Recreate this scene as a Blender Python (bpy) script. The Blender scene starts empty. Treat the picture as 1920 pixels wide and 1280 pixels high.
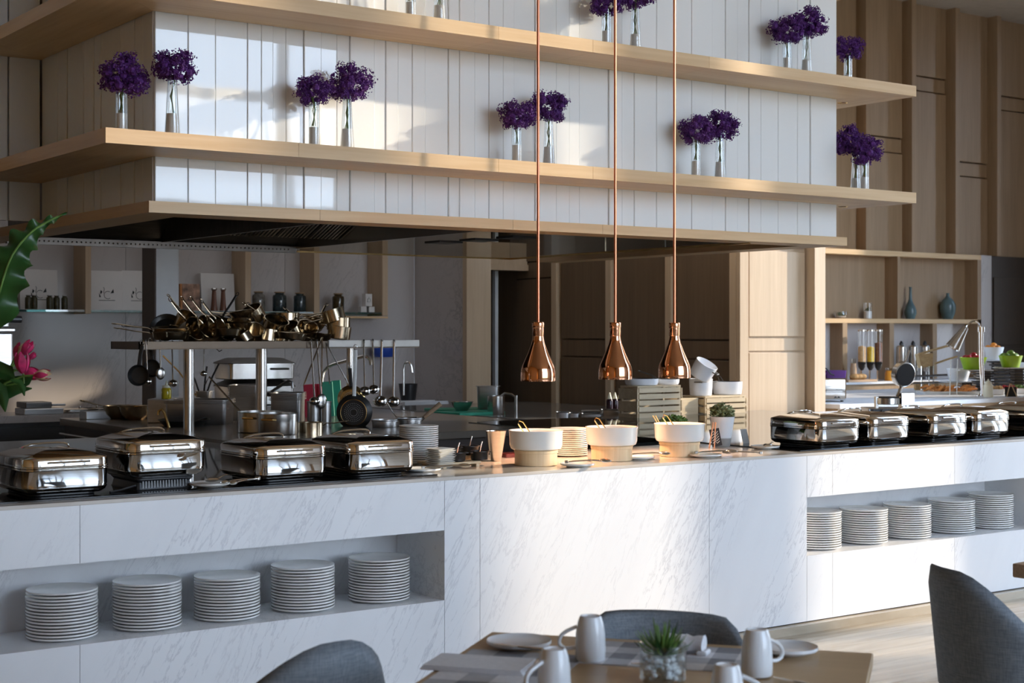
import bpy, math, random
from mathutils import Vector, Matrix, Euler
SC = bpy.context.scene
COL = SC.collection
PI = math.pi
rnd = random.Random(7)

# ------------------------------------------------------------------ camera
FPX = 2853.0                      # focal length in pixels of the 1920 wide frame
YAW = math.radians(35.6)
SN, CS = math.sin(YAW), math.cos(YAW)
CAMZ = 1.6
HORIZON = 622.0
cam_d = bpy.data.cameras.new('camera')
cam = bpy.data.objects.new('camera', cam_d)
COL.objects.link(cam)
cam.location = (0, 0, CAMZ)
cam.rotation_euler = (math.radians(90), 0, -YAW)
cam_d.sensor_width = 36
cam_d.lens = FPX / 1920 * 36
cam_d.shift_y = (HORIZON - 640) / 1920
cam_d.clip_end = 200
cam_d.dof.use_dof = True
cam_d.dof.focus_distance = 8.0
cam_d.dof.aperture_fstop = 5.0
SC.camera = cam

# ------------------------------------------------------------------ sky, sun, exposure
SC.view_settings.view_transform = 'Standard'
SC.view_settings.look = 'None'
SC.view_settings.gamma = 1
SC.view_settings.use_curve_mapping = False
SC.view_settings.exposure = 0.70
SC.render.engine = 'CYCLES'
SC.cycles.max_bounces = 7
SC.cycles.diffuse_bounces = 4
SC.cycles.glossy_bounces = 4
SC.cycles.transparent_max_bounces = 12
SC.cycles.sample_clamp_indirect = 6
SC.cycles.caustics_reflective = False
SC.cycles.caustics_refractive = False
SC.cycles.use_denoising = True

w = bpy.data.worlds.new('sky')
SC.world = w
w.use_nodes = True
nt = w.node_tree
nt.nodes.clear()
wo = nt.nodes.new('ShaderNodeOutputWorld')
bg = nt.nodes.new('ShaderNodeBackground')
tc = nt.nodes.new('ShaderNodeTexCoord')
sx = nt.nodes.new('ShaderNodeSeparateXYZ')
rp = nt.nodes.new('ShaderNodeValToRGB')
rp.color_ramp.elements[0].position = 0.46
rp.color_ramp.elements[0].color = (0.30, 0.27, 0.23, 1)
rp.color_ramp.elements[1].position = 0.52
rp.color_ramp.elements[1].color = (0.70, 0.83, 1.0, 1)
e = rp.color_ramp.elements.new(0.75)
e.color = (0.50, 0.70, 1.0, 1)
mr = nt.nodes.new('ShaderNodeMapRange')
mr.inputs['From Min'].default_value = -1
nt.links.new(tc.outputs['Generated'], sx.inputs[0])
nt.links.new(sx.outputs['Z'], mr.inputs['Value'])
nt.links.new(mr.outputs[0], rp.inputs[0])
nt.links.new(rp.outputs[0], bg.inputs['Color'])
bg.inputs['Strength'].default_value = 5.4
nt.links.new(bg.outputs[0], wo.inputs[0])

sun_d = bpy.data.lights.new('sun', 'SUN')
sun = bpy.data.objects.new('sun', sun_d)
COL.objects.link(sun)
sun_dir = Vector((-2.6, 1.0, -0.86)).normalized()
sun.rotation_euler = sun_dir.to_track_quat('-Z', 'Y').to_euler()
sun_d.energy = 3.4
sun_d.color = (1.0, 0.84, 0.64)
sun_d.angle = math.radians(1.1)

kl_d = bpy.data.lights.new('kitchen_fill_light', 'AREA')  # fill light added above the kitchen to brighten its walls
kl = bpy.data.objects.new('kitchen_fill_light', kl_d)
COL.objects.link(kl)
kl_d.shape = 'RECTANGLE'; kl_d.size = 5.0; kl_d.size_y = 1.6; kl_d.energy = 13; kl_d.color = (.95, .95, 1.0)
kl.location = (5.6, 11.6, 4.4)

# ------------------------------------------------------------------ helpers
def P(x, y, v=None, u=None, z=None, d=None):
    """point of the room seen at pixel x, y of the photograph that lies on the plane v=, u=, z= or at depth d"""
    t = (x - 960) / FPX
    s = (HORIZON - y) / FPX
    D = Vector((SN + CS * t, CS - SN * t, s))
    if v is not None: k = v / D.y
    elif u is not None: k = u / D.x
    elif z is not None: k = (z - CAMZ) / s
    else: k = d
    return Vector((D.x * k, D.y * k, CAMZ + s * k))

def U(x, v):
    return P(x, 622, v=v).x

CAMR = Matrix.Rotation(-YAW, 4, 'Z')       # x right, y away, z up, seen from the camera

class MB:
    def __init__(s):
        s.v = []; s.f = []; s.sm = []
    def add(s, vs, fs, smooth=False, M=None):
        o = len(s.v)
        s.v += [tuple(M @ Vector(p)) if M else tuple(p) for p in vs]
        s.f += [tuple(i + o for i in f) for f in fs]
        s.sm += [smooth] * len(fs)
        return s
    def box(s, x0, x1, y0, y1, z0, z1, M=None, b=0.0):
        if b <= 0:
            vs = [(x0,y0,z0),(x1,y0,z0),(x1,y1,z0),(x0,y1,z0),(x0,y0,z1),(x1,y0,z1),(x1,y1,z1),(x0,y1,z1)]
            fs = [(3,2,1,0),(4,5,6,7),(0,1,5,4),(1,2,6,5),(2,3,7,6),(3,0,4,7)]
            return s.add(vs, fs, False, M)
        out = [(x0+b,y0),(x1-b,y0),(x1,y0+b),(x1,y1-b),(x1-b,y1),(x0+b,y1),(x0,y1-b),(x0,y0+b)]
        cx, cy = (x0+x1)/2, (y0+y1)/2
        def sh(k):
            return [(p[0] + (k if p[0] < cx else -k), p[1] + (k if p[1] < cy else -k)) for p in out]
        return s.loft([[(*p, z0) for p in sh(b*.7)], [(*p, z0+b) for p in out], [(*p, z1-b) for p in out], [(*p, z1) for p in sh(b*.7)]], smooth=False, M=M)
    def loft(s, rings, smooth=True, M=None, closed=True, caps=(True, True)):
        n = len(rings[0]); vs = []; fs = []
        for r in rings: vs += list(r)
        m = n if closed else n - 1
        for i in range(len(rings) - 1):
            for j in range(m):
                a = i*n + j; b_ = i*n + (j+1) % n
                fs.append((a, b_, b_ + n, a + n))
        if closed and caps[0]: fs.append(tuple(range(n - 1, -1, -1)))
        if closed and caps[1]: fs.append(tuple(range((len(rings)-1)*n, len(rings)*n)))
        return s.add(vs, fs, smooth, M)
    def lathe(s, prof, n=20, M=None, smooth=True, a0=0, caps=(True, True)):
        rings = []
        for r, z in prof:
            r = max(r, 1e-4)
            rings.append([(r*math.cos(a0 + 2*PI*i/n), r*math.sin(a0 + 2*PI*i/n), z) for i in range(n)])
        return s.loft(rings, smooth, M, caps=caps)
    def cyl(s, r, z0, z1, n=16, M=None):
        return s.lathe([(r, z0), (r, z1)], n, M)
    def tube(s, pts, r, n=6, M=None, flat=1.0, taper=None, sub=0):
        pts = [Vector(p) for p in pts]
        for _ in range(sub):
            q = [pts[0]]
            for a, b_ in zip(pts[:-1], pts[1:]):
                q += [a.lerp(b_, .25), a.lerp(b_, .75)]
            pts = q + [pts[-1]]
        rings = []; up = None
        for i, p in enumerate(pts):
            t = (pts[min(i+1, len(pts)-1)] - pts[max(i-1, 0)]).normalized()
            if up is None:
                up = Vector((0,0,1)) if abs(t.z) < .9 else Vector((1,0,0))
            a = t.cross(up).normalized(); b_ = a.cross(t).normalized(); up = b_
            rr = r if taper is None else r * taper[i]
            rings.append([tuple(p + a*rr*math.cos(2*PI*k/n) + b_*rr*flat*math.sin(2*PI*k/n)) for k in range(n)])
        return s.loft(rings, True, M)
    def ball(s, c, r, n=10, m=6, M=None, sc=(1,1,1)):
        rings = []
        for j in range(m + 1):
            a = -PI/2 + PI*j/m
            rr = max(math.cos(a), .02)
            rings.append([(c[0]+r*sc[0]*rr*math.cos(2*PI*i/n), c[1]+r*sc[1]*rr*math.sin(2*PI*i/n), c[2]+r*sc[2]*math.sin(a)) for i in range(n)])
        return s.loft(rings, True, M)
    def prism(s, outline, z0, z1, M=None):
        return s.loft([[(*p, z0) for p in outline], [(*p, z1) for p in outline]], False, M)

def mesh(name, mb, mat, ang=35):
    me = bpy.data.meshes.new(name)
    me.from_pydata(mb.v, [], mb.f)
    if any(mb.sm):
        me.polygons.foreach_set('use_smooth', mb.sm)
        if ang: me.set_sharp_from_angle(angle=math.radians(ang))
    if mat: me.materials.append(mat)
    return me

def part(name, mb, mat, parent=None, loc=None, label=None, kind=None, ang=35):
    me = mb if isinstance(mb, bpy.types.Mesh) else mesh(name, mb, mat, ang)
    o = bpy.data.objects.new(name, me)
    COL.objects.link(o)
    if parent is not None: o.parent = parent
    if loc is not None: o.location = loc
    if label: o['label'] = label
    if kind: o['kind'] = kind
    return o

def tag(o, label, cat, group=None):
    o['label'] = label; o['category'] = cat
    if group: o['group'] = group
    return o

def thing(name, label, cat, loc=(0,0,0), rz=0, group=None, M=None):
    o = bpy.data.objects.new(name, None)
    o.empty_display_size = .05
    COL.objects.link(o)
    if M is not None: o.matrix_world = M
    else:
        o.location = loc; o.rotation_euler = (0, 0, rz)
    return tag(o, label, cat, group)

def struct(name, mb, mat, parent=None):
    o = part(name, mb, mat, parent)
    if parent is None: o['kind'] = 'structure'
    return o

KIDS = {}
def dup(root, label=None, group=None, M=None, loc=None, rz=None):
    def cp(o, par):
        c = o.copy(); COL.objects.link(c)
        if par is not None: c.parent = par
        for ch in [k for k in o.children]:
            cp(ch, c)
        return c
    r = cp(root, None)
    if label: r['label'] = label
    if group: r['group'] = group
    if M is not None: r.matrix_world = M
    if loc is not None: r.location = loc
    if rz is not None: r.rotation_euler = (0, 0, rz)
    return r

ORD = ['bottom', 'second', 'third', 'fourth', 'fifth', 'sixth', 'seventh', 'eighth', 'ninth', 'tenth', 'eleventh',
       'twelfth', 'thirteenth', 'fourteenth', 'fifteenth', 'sixteenth', 'seventeenth', 'eighteenth', 'nineteenth', 'twentieth']
def stack_pos(i, n):
    if i == 0: return 'bottom'
    if i == n - 1: return 'topmost'
    return ORD[i] + ' from the bottom'

# ------------------------------------------------------------------ materials
def newmat(name):
    m = bpy.data.materials.new(name); m.use_nodes = True
    n = m.node_tree.nodes; l = m.node_tree.links
    b = n['Principled BSDF']
    return m, n, l, b
def spec(b, v):
    b.inputs['Specular IOR Level'].default_value = v
def plain(name, col, rough=.5, metal=0, bump=0, bscale=60, coat=0, var=0.06, vscale=8, stretch=(1,1,1), specl=.5, emit=None):
    m, n, l, b = newmat(name)
    b.inputs['Roughness'].default_value = rough
    b.inputs['Metallic'].default_value = metal
    spec(b, specl)
    if coat:
        b.inputs['Coat Weight'].default_value = coat; b.inputs['Coat Roughness'].default_value = .05
    t = n.new('ShaderNodeTexCoord'); mp = n.new('ShaderNodeMapping'); mp.inputs['Scale'].default_value = stretch
    l.new(t.outputs['Object'], mp.inputs[0])
    ns = n.new('ShaderNodeTexNoise'); ns.inputs['Scale'].default_value = vscale; ns.inputs['Detail'].default_value = 3
    l.new(mp.outputs[0], ns.inputs[0])
    r = n.new('ShaderNodeValToRGB')
    r.color_ramp.elements[0].position = .3; r.color_ramp.elements[1].position = .7
    r.color_ramp.elements[0].color = (*[c*(1-var) for c in col], 1)
    r.color_ramp.elements[1].color = (*[min(c*(1+var), 1) for c in col], 1)
    l.new(ns.outputs[0], r.inputs[0]); l.new(r.outputs[0], b.inputs['Base Color'])
    if bump:
        n2 = n.new('ShaderNodeTexNoise'); n2.inputs['Scale'].default_value = bscale
        l.new(mp.outputs[0], n2.inputs[0])
        bp = n.new('ShaderNodeBump'); bp.inputs['Strength'].default_value = bump; bp.inputs['Distance'].default_value = .01
        l.new(n2.outputs[0], bp.inputs['Height']); l.new(bp.outputs[0], b.inputs['Normal'])
    if emit:
        b.inputs['Emission Color'].default_value = (*emit[:3], 1); b.inputs['Emission Strength'].default_value = emit[3]
    return m

def woodmat(name, c1, c2, axis=0, rough=.45, sc=1.0):
    m, n, l, b = newmat(name)
    t = n.new('ShaderNodeTexCoord'); mp = n.new('ShaderNodeMapping')
    s = [26*sc, 26*sc, 26*sc]; s[axis] = 1.2*sc
    mp.inputs['Scale'].default_value = s
    l.new(t.outputs['Object'], mp.inputs[0])
    ns = n.new('ShaderNodeTexNoise'); ns.inputs['Scale'].default_value = 1.5; ns.inputs['Detail'].default_value = 6; ns.inputs['Distortion'].default_value = .3
    l.new(mp.outputs[0], ns.inputs[0])
    n2 = n.new('ShaderNodeTexNoise'); n2.inputs['Scale'].default_value = .35; n2.inputs['Detail'].default_value = 2
    l.new(mp.outputs[0], n2.inputs[0])
    mx = n.new('ShaderNodeMath'); mx.operation = 'ADD'
    l.new(ns.outputs[0], mx.inputs[0]); l.new(n2.outputs[0], mx.inputs[1])
    hf = n.new('ShaderNodeMath'); hf.operation = 'MULTIPLY'; hf.inputs[1].default_value = .5
    l.new(mx.outputs[0], hf.inputs[0])
    r = n.new('ShaderNodeValToRGB'); r.color_ramp.elements[0].position = .36; r.color_ramp.elements[1].position = .64
    r.color_ramp.elements[0].color = (*c1, 1); r.color_ramp.elements[1].color = (*c2, 1)
    l.new(hf.outputs[0], r.inputs[0]); l.new(r.outputs[0], b.inputs['Base Color'])
    b.inputs['Roughness'].default_value = rough
    bp = n.new('ShaderNodeBump'); bp.inputs['Strength'].default_value = .12; bp.inputs['Distance'].default_value = .003
    l.new(ns.outputs[0], bp.inputs['Height']); l.new(bp.outputs[0], b.inputs['Normal'])
    return m

def marblemat(name, base, vein, rough=.25, amount=1.0, rot=(0, math.radians(-28), 0), fine=1.0):
    m, n, l, b = newmat(name)
    t = n.new('ShaderNodeTexCoord'); mq = n.new('ShaderNodeMapping'); mp = n.new('ShaderNodeMapping')
    mq.inputs['Rotation'].default_value = rot
    mp.inputs['Scale'].default_value = (6.5*fine, 2.5*fine, 1.15*fine)
    l.new(t.outputs['Object'], mq.inputs[0]); l.new(mq.outputs[0], mp.inputs[0])
    def vein_mask(scale, width, dist, off):
        a = n.new('ShaderNodeTexNoise'); a.inputs['Scale'].default_value = scale; a.inputs['Detail'].default_value = 7
        a.inputs['Roughness'].default_value = .62; a.inputs['Distortion'].default_value = dist
        ad = n.new('ShaderNodeVectorMath'); ad.operation = 'ADD'; ad.inputs[1].default_value = (off, off*2, 0)
        l.new(mp.outputs[0], ad.inputs[0]); l.new(ad.outputs[0], a.inputs[0])
        s1 = n.new('ShaderNodeMath'); s1.operation = 'SUBTRACT'; s1.inputs[1].default_value = .5; l.new(a.outputs[0], s1.inputs[0])
        s2 = n.new('ShaderNodeMath'); s2.operation = 'ABSOLUTE'; l.new(s1.outputs[0], s2.inputs[0])
        mrn = n.new('ShaderNodeMapRange'); mrn.inputs['From Min'].default_value = 0; mrn.inputs['From Max'].default_value = width
        mrn.inputs['To Min'].default_value = 1; mrn.inputs['To Max'].default_value = 0
        l.new(s2.outputs[0], mrn.inputs['Value'])
        return mrn.outputs[0]
    va = vein_mask(.8, .012, .25, 0); vb = vein_mask(2.0, .016, .3, 5.3)
    ms = n.new('ShaderNodeTexNoise'); ms.inputs['Scale'].default_value = .45; ms.inputs['Detail'].default_value = 2
    l.new(mp.outputs[0], ms.inputs[0])
    mk = n.new('ShaderNodeMapRange'); mk.inputs['From Min'].default_value = .44; mk.inputs['From Max'].default_value = .66
    l.new(ms.outputs[0], mk.inputs['Value'])
    mm = n.new('ShaderNodeMath'); mm.operation = 'MAXIMUM'; l.new(va, mm.inputs[0]); l.new(vb, mm.inputs[1])
    mu = n.new('ShaderNodeMath'); mu.operation = 'MULTIPLY'; l.new(mm.outputs[0], mu.inputs[0]); l.new(mk.outputs[0], mu.inputs[1])
    m2 = n.new('ShaderNodeMath'); m2.operation = 'MULTIPLY'; m2.inputs[1].default_value = amount*.40; l.new(mu.outputs[0], m2.inputs[0])
    cl = n.new('ShaderNodeTexNoise'); cl.inputs['Scale'].default_value = .8; cl.inputs['Detail'].default_value = 4
    l.new(mp.outputs[0], cl.inputs[0])
    cm = n.new('ShaderNodeMapRange'); cm.inputs['From Min'].default_value = .45; cm.inputs['From Max'].default_value = .8
    cm.inputs['To Max'].default_value = .09*amount
    l.new(cl.outputs[0], cm.inputs['Value'])
    sm = n.new('ShaderNodeMath'); sm.operation = 'ADD'; sm.use_clamp = True; l.new(m2.outputs[0], sm.inputs[0]); l.new(cm.outputs[0], sm.inputs[1])
    mix = n.new('ShaderNodeMix'); mix.data_type = 'RGBA'
    mix.inputs['A'].default_value = (*base, 1); mix.inputs['B'].default_value = (*vein, 1)
    l.new(sm.outputs[0], mix.inputs['Factor']); l.new(mix.outputs['Result'], b.inputs['Base Color'])
    b.inputs['Roughness'].default_value = rough
    return m

def glassmat(name, tint=(1,1,1), refl=.12, rough=.02):
    m = bpy.data.materials.new(name); m.use_nodes = True
    n = m.node_tree.nodes; l = m.node_tree.links; n.clear()
    o = n.new('ShaderNodeOutputMaterial'); mx = n.new('ShaderNodeMixShader')
    tr = n.new('ShaderNodeBsdfTransparent'); tr.inputs[0].default_value = (*tint, 1)
    gl = n.new('ShaderNodeBsdfGlossy'); gl.inputs['Roughness'].default_value = rough
    lw = n.new('ShaderNodeLayerWeight'); lw.inputs['Blend'].default_value = refl + .1
    mr_ = n.new('ShaderNodeMapRange'); mr_.inputs['To Min'].default_value = refl*.5; mr_.inputs['To Max'].default_value = .9
    l.new(lw.outputs['Facing'], mr_.inputs['Value']); l.new(mr_.outputs[0], mx.inputs[0])
    l.new(tr.outputs[0], mx.inputs[1]); l.new(gl.outputs[0], mx.inputs[2]); l.new(mx.outputs[0], o.inputs[0])
    return m

def fabricmat(name, c1, c2, scale=500):
    m, n, l, b = newmat(name)
    t = n.new('ShaderNodeTexCoord')
    fac = []
    for st in ((scale, scale, scale*.08), (scale*.1, scale*.1, scale)):
        mp = n.new('ShaderNodeMapping'); mp.inputs['Scale'].default_value = st
        l.new(t.outputs['Object'], mp.inputs[0])
        ns = n.new('ShaderNodeTexNoise'); ns.inputs['Scale'].default_value = 1; ns.inputs['Detail'].default_value = 2
        l.new(mp.outputs[0], ns.inputs[0]); fac.append(ns)
    ad = n.new('ShaderNodeMath'); ad.operation = 'ADD'; l.new(fac[0].outputs[0], ad.inputs[0]); l.new(fac[1].outputs[0], ad.inputs[1])
    hf = n.new('ShaderNodeMath'); hf.operation = 'MULTIPLY'; hf.inputs[1].default_value = .5; l.new(ad.outputs[0], hf.inputs[0])
    r = n.new('ShaderNodeValToRGB'); r.color_ramp.elements[0].position = .38; r.color_ramp.elements[1].position = .62
    r.color_ramp.elements[0].color = (*c1, 1); r.color_ramp.elements[1].color = (*c2, 1)
    l.new(hf.outputs[0], r.inputs[0]); l.new(r.outputs[0], b.inputs['Base Color'])
    b.inputs['Roughness'].default_value = .85
    bp = n.new('ShaderNodeBump'); bp.inputs['Strength'].default_value = .3; bp.inputs['Distance'].default_value = .002
    l.new(hf.outputs[0], bp.inputs['Height']); l.new(bp.outputs[0], b.inputs['Normal'])
    return m

MAT = {}
MAT['marble'] = marblemat('white marble', (.88,.88,.89), (.40,.40,.44))
MAT['marble_top'] = plain('pale stone worktop', (.66,.60,.53), .12, var=.05, vscale=3)
MAT['marble_wall'] = marblemat('grey veined marble', (.54,.50,.48), (.22,.20,.20), .2, 1.3, (0, math.radians(-24), 0), .55)
MAT['stone'] = plain('grey stone worktop', (.24,.23,.215), .12, var=.10, vscale=12)
MAT['stone_white'] = plain('white stone worktop', (.74,.75,.77), .5, var=.04)
MAT['maple_x'] = woodmat('maple veneer along', (.64,.42,.215), (.76,.55,.32), 0)
MAT['maple_y'] = woodmat('maple veneer across', (.64,.42,.215), (.76,.55,.32), 1)
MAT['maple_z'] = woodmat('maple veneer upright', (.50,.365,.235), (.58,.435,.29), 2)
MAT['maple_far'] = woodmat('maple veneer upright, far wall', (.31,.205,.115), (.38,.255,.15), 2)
MAT['wall_gold'] = woodmat('golden brown wall', (.42,.21,.05), (.50,.27,.08), 2)
MAT['steel_pan'] = plain('warm reflection steel', (.60,.49,.34), .2, 1, var=.25, vscale=5)  # steel tinted bronze, warm reflected light put into its colour
MAT['maple_dark'] = woodmat('brown veneer upright', (.13,.083,.047), (.165,.105,.06), 2)
MAT['pine'] = woodmat('pine slats', (.62,.48,.30), (.76,.62,.42), 0, .7, 2)
MAT['oak'] = woodmat('tan table top', (.40,.265,.13), (.47,.32,.165), 0, .35, .5)
MAT['ring'] = woodmat('bamboo', (.74,.53,.30), (.84,.64,.40), 2, .45, 2)
MAT['handle_wood'] = woodmat('wooden handle', (.35,.22,.13), (.50,.34,.21), 0, .6, 3)
MAT['travertine'] = None
MAT['steel'] = plain('brushed steel', (.60,.58,.55), .24, 1, var=.05, stretch=(1,1,12))
MAT['steel_dull'] = plain('dull steel', (.50,.49,.48), .36, 1, var=.08, stretch=(1,1,10))
MAT['steel_dark'] = plain('dark canopy steel', (.20,.19,.18), .35, 1, var=.15, stretch=(1,12,1))
MAT['chrome'] = plain('polished steel', (.80,.78,.75), .045, 1, var=.01, bump=.04, bscale=5)
MAT['copper'] = plain('polished copper', (.93,.47,.27), .05, 1, var=.02)
MAT['copper_rod'] = plain('satin copper', (.70,.27,.15), .3, 1, var=.02)
MAT['brass'] = plain('brass', (.75,.52,.22), .2, 1)
MAT['black_metal'] = plain('black iron', (.03,.028,.026), .35, .3)
MAT['black'] = plain('black plastic', (.02,.02,.022), .35)
MAT['black_glass'] = plain('black glass', (.006,.006,.007), .04, specl=.6)
MAT['nonstick'] = plain('nonstick coating', (.018,.018,.022), .3)
MAT['grey_col'] = plain('grey painted column', (.80,.82,.84), .4, var=.03)
MAT['cab_grey'] = plain('grey cabinet steel', (.10,.10,.10), .3, .6)
MAT['pale_blue'] = plain('pale blue enamel', (.50,.60,.65), .25)
MAT['china'] = plain('white glazed china', (.85,.84,.80), .18, var=.01, coat=.3)
MAT['china_cool'] = plain('cool white glaze', (.80,.82,.84), .22, var=.01, coat=.3)
MAT['china_side'] = plain('cream unglazed rim', (.74,.70,.62), .4, var=.02)
MAT['enamel'] = plain('white enamel', (.80,.82,.86), .22, var=.01)
MAT['paper'] = plain('white paper', (.74,.71,.68), .8, var=.02)
MAT['ink'] = plain('black print', (.02,.02,.02), .7)
MAT['glass'] = glassmat('clear glass', (.97,.985,.985), .10)
MAT['glass_teal'] = glassmat('green edged glass', (.45,.72,.70), .2)
MAT['glass_skirt'] = glassmat('smoke glass', (.86,.84,.80), .12)
MAT['sand'] = plain('white sand', (.82,.78,.74), .8, bump=.2, bscale=300)
MAT['stem'] = plain('green stem', (.10,.17,.06), .6)
MAT['leaf'] = plain('dark green leaf', (.022,.085,.018), .32, var=.4, vscale=9)
MAT['leaf2'] = plain('fresh green leaf', (.13,.24,.05), .5, var=.3, vscale=20)
MAT['sprig'] = plain('pale sprig leaf', (.26,.30,.14), .6, var=.3, vscale=40)
MAT['purple'] = plain('purple petals', (.105,.022,.20), .7, var=.6, vscale=45)
MAT['tulip'] = plain('pink tulip petal', (.62,.035,.15), .4, var=.35, vscale=30)
MAT['tulip_cream'] = plain('cream tulip petal', (.80,.66,.42), .4, var=.1, vscale=30)
MAT['grey_pot'] = plain('grey clay', (.34,.33,.31), .7)
MAT['soil'] = plain('soil', (.05,.035,.025), .9)
MAT['green_board'] = plain('green cutting board', (.02,.30,.18), .45)
MAT['red_board'] = plain('red cutting board', (.50,.02,.05), .45)
MAT['blue_plastic'] = plain('blue plastic', (.02,.07,.40), .4)
MAT['vase_teal'] = plain('teal glaze', (.10,.16,.17), .2, var=.2, vscale=6)
MAT['lime'] = plain('lime green bowl', (.30,.48,.015), .3)
MAT['orange'] = plain('orange peel', (.85,.30,.03), .5, bump=.2, bscale=200)
MAT['apple'] = plain('green apple skin', (.14,.26,.03), .3)
MAT['red_fruit'] = plain('red fruit', (.40,.02,.03), .3)
MAT['slate'] = plain('dark slate', (.045,.045,.05), .5)
MAT['fry'] = plain('fried snack', (.72,.30,.08), .6, var=.3, vscale=30)
MAT['cream'] = plain('cream plastic', (.80,.76,.58), .4)
MAT['purple_plastic'] = plain('purple plastic', (.10,.02,.20), .35)
MAT['flake'] = plain('corn flakes', (.72,.42,.17), .8, var=.35, vscale=80)
MAT['flake_y'] = plain('yellow flakes', (.80,.52,.03), .8, var=.3, vscale=80)
MAT['flake_b'] = plain('chocolate puffs', (.20,.07,.035), .8, var=.4, vscale=80)
MAT['cork'] = plain('cork lid', (.40,.27,.15), .8)
MAT['jar_dark'] = plain('dark preserved contents', (.03,.045,.05), .12, var=.4, vscale=20, coat=.5)
MAT['jar_grey'] = plain('grey preserved contents', (.16,.15,.13), .12, var=.4, vscale=20, coat=.5)
MAT['jar_brown'] = plain('brown preserved contents', (.05,.035,.015), .12, var=.4, vscale=20, coat=.5)
MAT['olive'] = plain('green pickles', (.055,.05,.025), .3, var=.4, vscale=40)
MAT['pepper_wood'] = woodmat('dark mill wood', (.12,.05,.03), (.2,.085,.05), 2, .3, 3)
MAT['oil'] = plain('yellow oil', (.50,.38,.02), .15)
MAT['fabric'] = fabricmat('blue grey woven fabric', (.16,.185,.215), (.25,.28,.315), 260)
MAT['cloth_white'] = fabricmat('white linen', (.66,.66,.68), (.76,.76,.78), 700)
MAT['cloth_grey'] = fabricmat('grey linen', (.20,.21,.24), (.27,.28,.31), 500)
MAT['cloth_mid'] = fabricmat('pale grey linen', (.42,.43,.46), (.50,.51,.54), 500)
MAT['floor'] = None
MAT['red_cap'] = plain('red cap', (.45,.05,.02), .4)
MAT['picture'] = plain('painted book cover', (.30,.17,.11), .4, var=.9, vscale=14)
MAT['orange_spine'] = plain('orange book spine', (.50,.20,.06), .5)
MAT['bread'] = plain('bread crust', (.42,.25,.10), .8, var=.3, vscale=30)
MAT['amber'] = plain('amber juice', (.85,.35,.04), .15)
MAT['bulb'] = plain('glowing bulb', (1,.7,.4), .4, emit=(1.0,.55,.25,14))
MAT['wicker'] = woodmat('cane weave', (.42,.28,.13), (.58,.42,.22), 0, .7, 3)

# glass channel cladding
def claddingmat(name, col, rough):
    m, n, l, b = newmat(name)
    b.inputs['Base Color'].default_value = (*col, 1)
    b.inputs['Roughness'].default_value = .55
    b.inputs['Coat Weight'].default_value = 1.0
    b.inputs['Coat Roughness'].default_value = rough
    b.inputs['Coat IOR'].default_value = 1.6
    t = n.new('ShaderNodeTexCoord'); mp = n.new('ShaderNodeMapping'); mp.inputs['Scale'].default_value = (3, 3, .25)
    l.new(t.outputs['Object'], mp.inputs[0])
    ns = n.new('ShaderNodeTexNoise'); ns.inputs['Scale'].default_value = 1.0; ns.inputs['Detail'].default_value = 1
    l.new(mp.outputs[0], ns.inputs[0])
    bp = n.new('ShaderNodeBump'); bp.inputs['Strength'].default_value = .25; bp.inputs['Distance'].default_value = .02
    l.new(ns.outputs[0], bp.inputs['Height']); l.new(bp.outputs[0], b.inputs['Coat Normal'])
    return m
MAT['cladding'] = claddingmat('back painted white glass', (.86,.89,.89), .03)
MAT['joint'] = plain('grey joint', (.66,.69,.70), .6)

def floormat():
    m, n, l, b = newmat('honed travertine floor')
    t = n.new('ShaderNodeTexCoord'); mp = n.new('ShaderNodeMapping'); mp.inputs['Rotation'].default_value = (0, 0, math.radians(-4))
    mp.inputs['Scale'].default_value = (.5, 7, 1)
    l.new(t.outputs['Object'], mp.inputs[0])
    a = n.new('ShaderNodeTexNoise'); a.inputs['Scale'].default_value = 2.2; a.inputs['Detail'].default_value = 7; a.inputs['Distortion'].default_value = .6
    l.new(mp.outputs[0], a.inputs[0])
    r = n.new('ShaderNodeValToRGB')
    r.color_ramp.elements[0].position = .32; r.color_ramp.elements[0].color = (.33,.27,.195,1)
    r.color_ramp.elements[1].position = .62; r.color_ramp.elements[1].color = (.60,.52,.41,1)
    l.new(a.outputs[0], r.inputs[0]); l.new(r.outputs[0], b.inputs['Base Color'])
    b.inputs['Roughness'].default_value = .22
    return m
MAT['floor'] = floormat()
# ------------------------------------------------------------------ room shell
struct('floor', MB().box(-6, 34, -8, 22, -.1, 0), MAT['floor'])
struct('ceiling', MB().box(-3.6, 12.4, -6.3, 8.7, 9.0, 6.5).box(-3.6, 22, 8.7, 15.3, 9.0, 6.5), plain('ceiling paint', (.45,.38,.30), .8))
struct('wall_left', MB().box(-3.6, -3.4, -8, 22, 0, 9.0), MAT['wall_gold'])

# kitchen back wall with marble slabs
wb = struct('wall_back', MB().box(-3.4, 8.35, 13.46, 13.7, 0, 9.0), MAT['joint'])
slab_x = [-3.4, -1.6, .2, 2.0, 3.62, 5.24, 6.86, 8.35]
for a, b_ in zip(slab_x[:-1], slab_x[1:]):
    part('slab', MB().box(a+.002, b_-.002, 13.40, 13.46, .9, 3.2), MAT['marble_wall'], wb)
wr = struct('wall_return', MB().box(8.38, 8.6, 12.47, 13.46, 0, 9.0), MAT['joint'])
part('slab', MB().box(8.35, 8.38, 12.47, 13.40, .5, 3.2), MAT['marble_wall'], wr)
part('end_post', MB().box(8.33, 8.62, 12.40, 12.47, 0, 9.0), MAT['maple_z'], wr)

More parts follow.
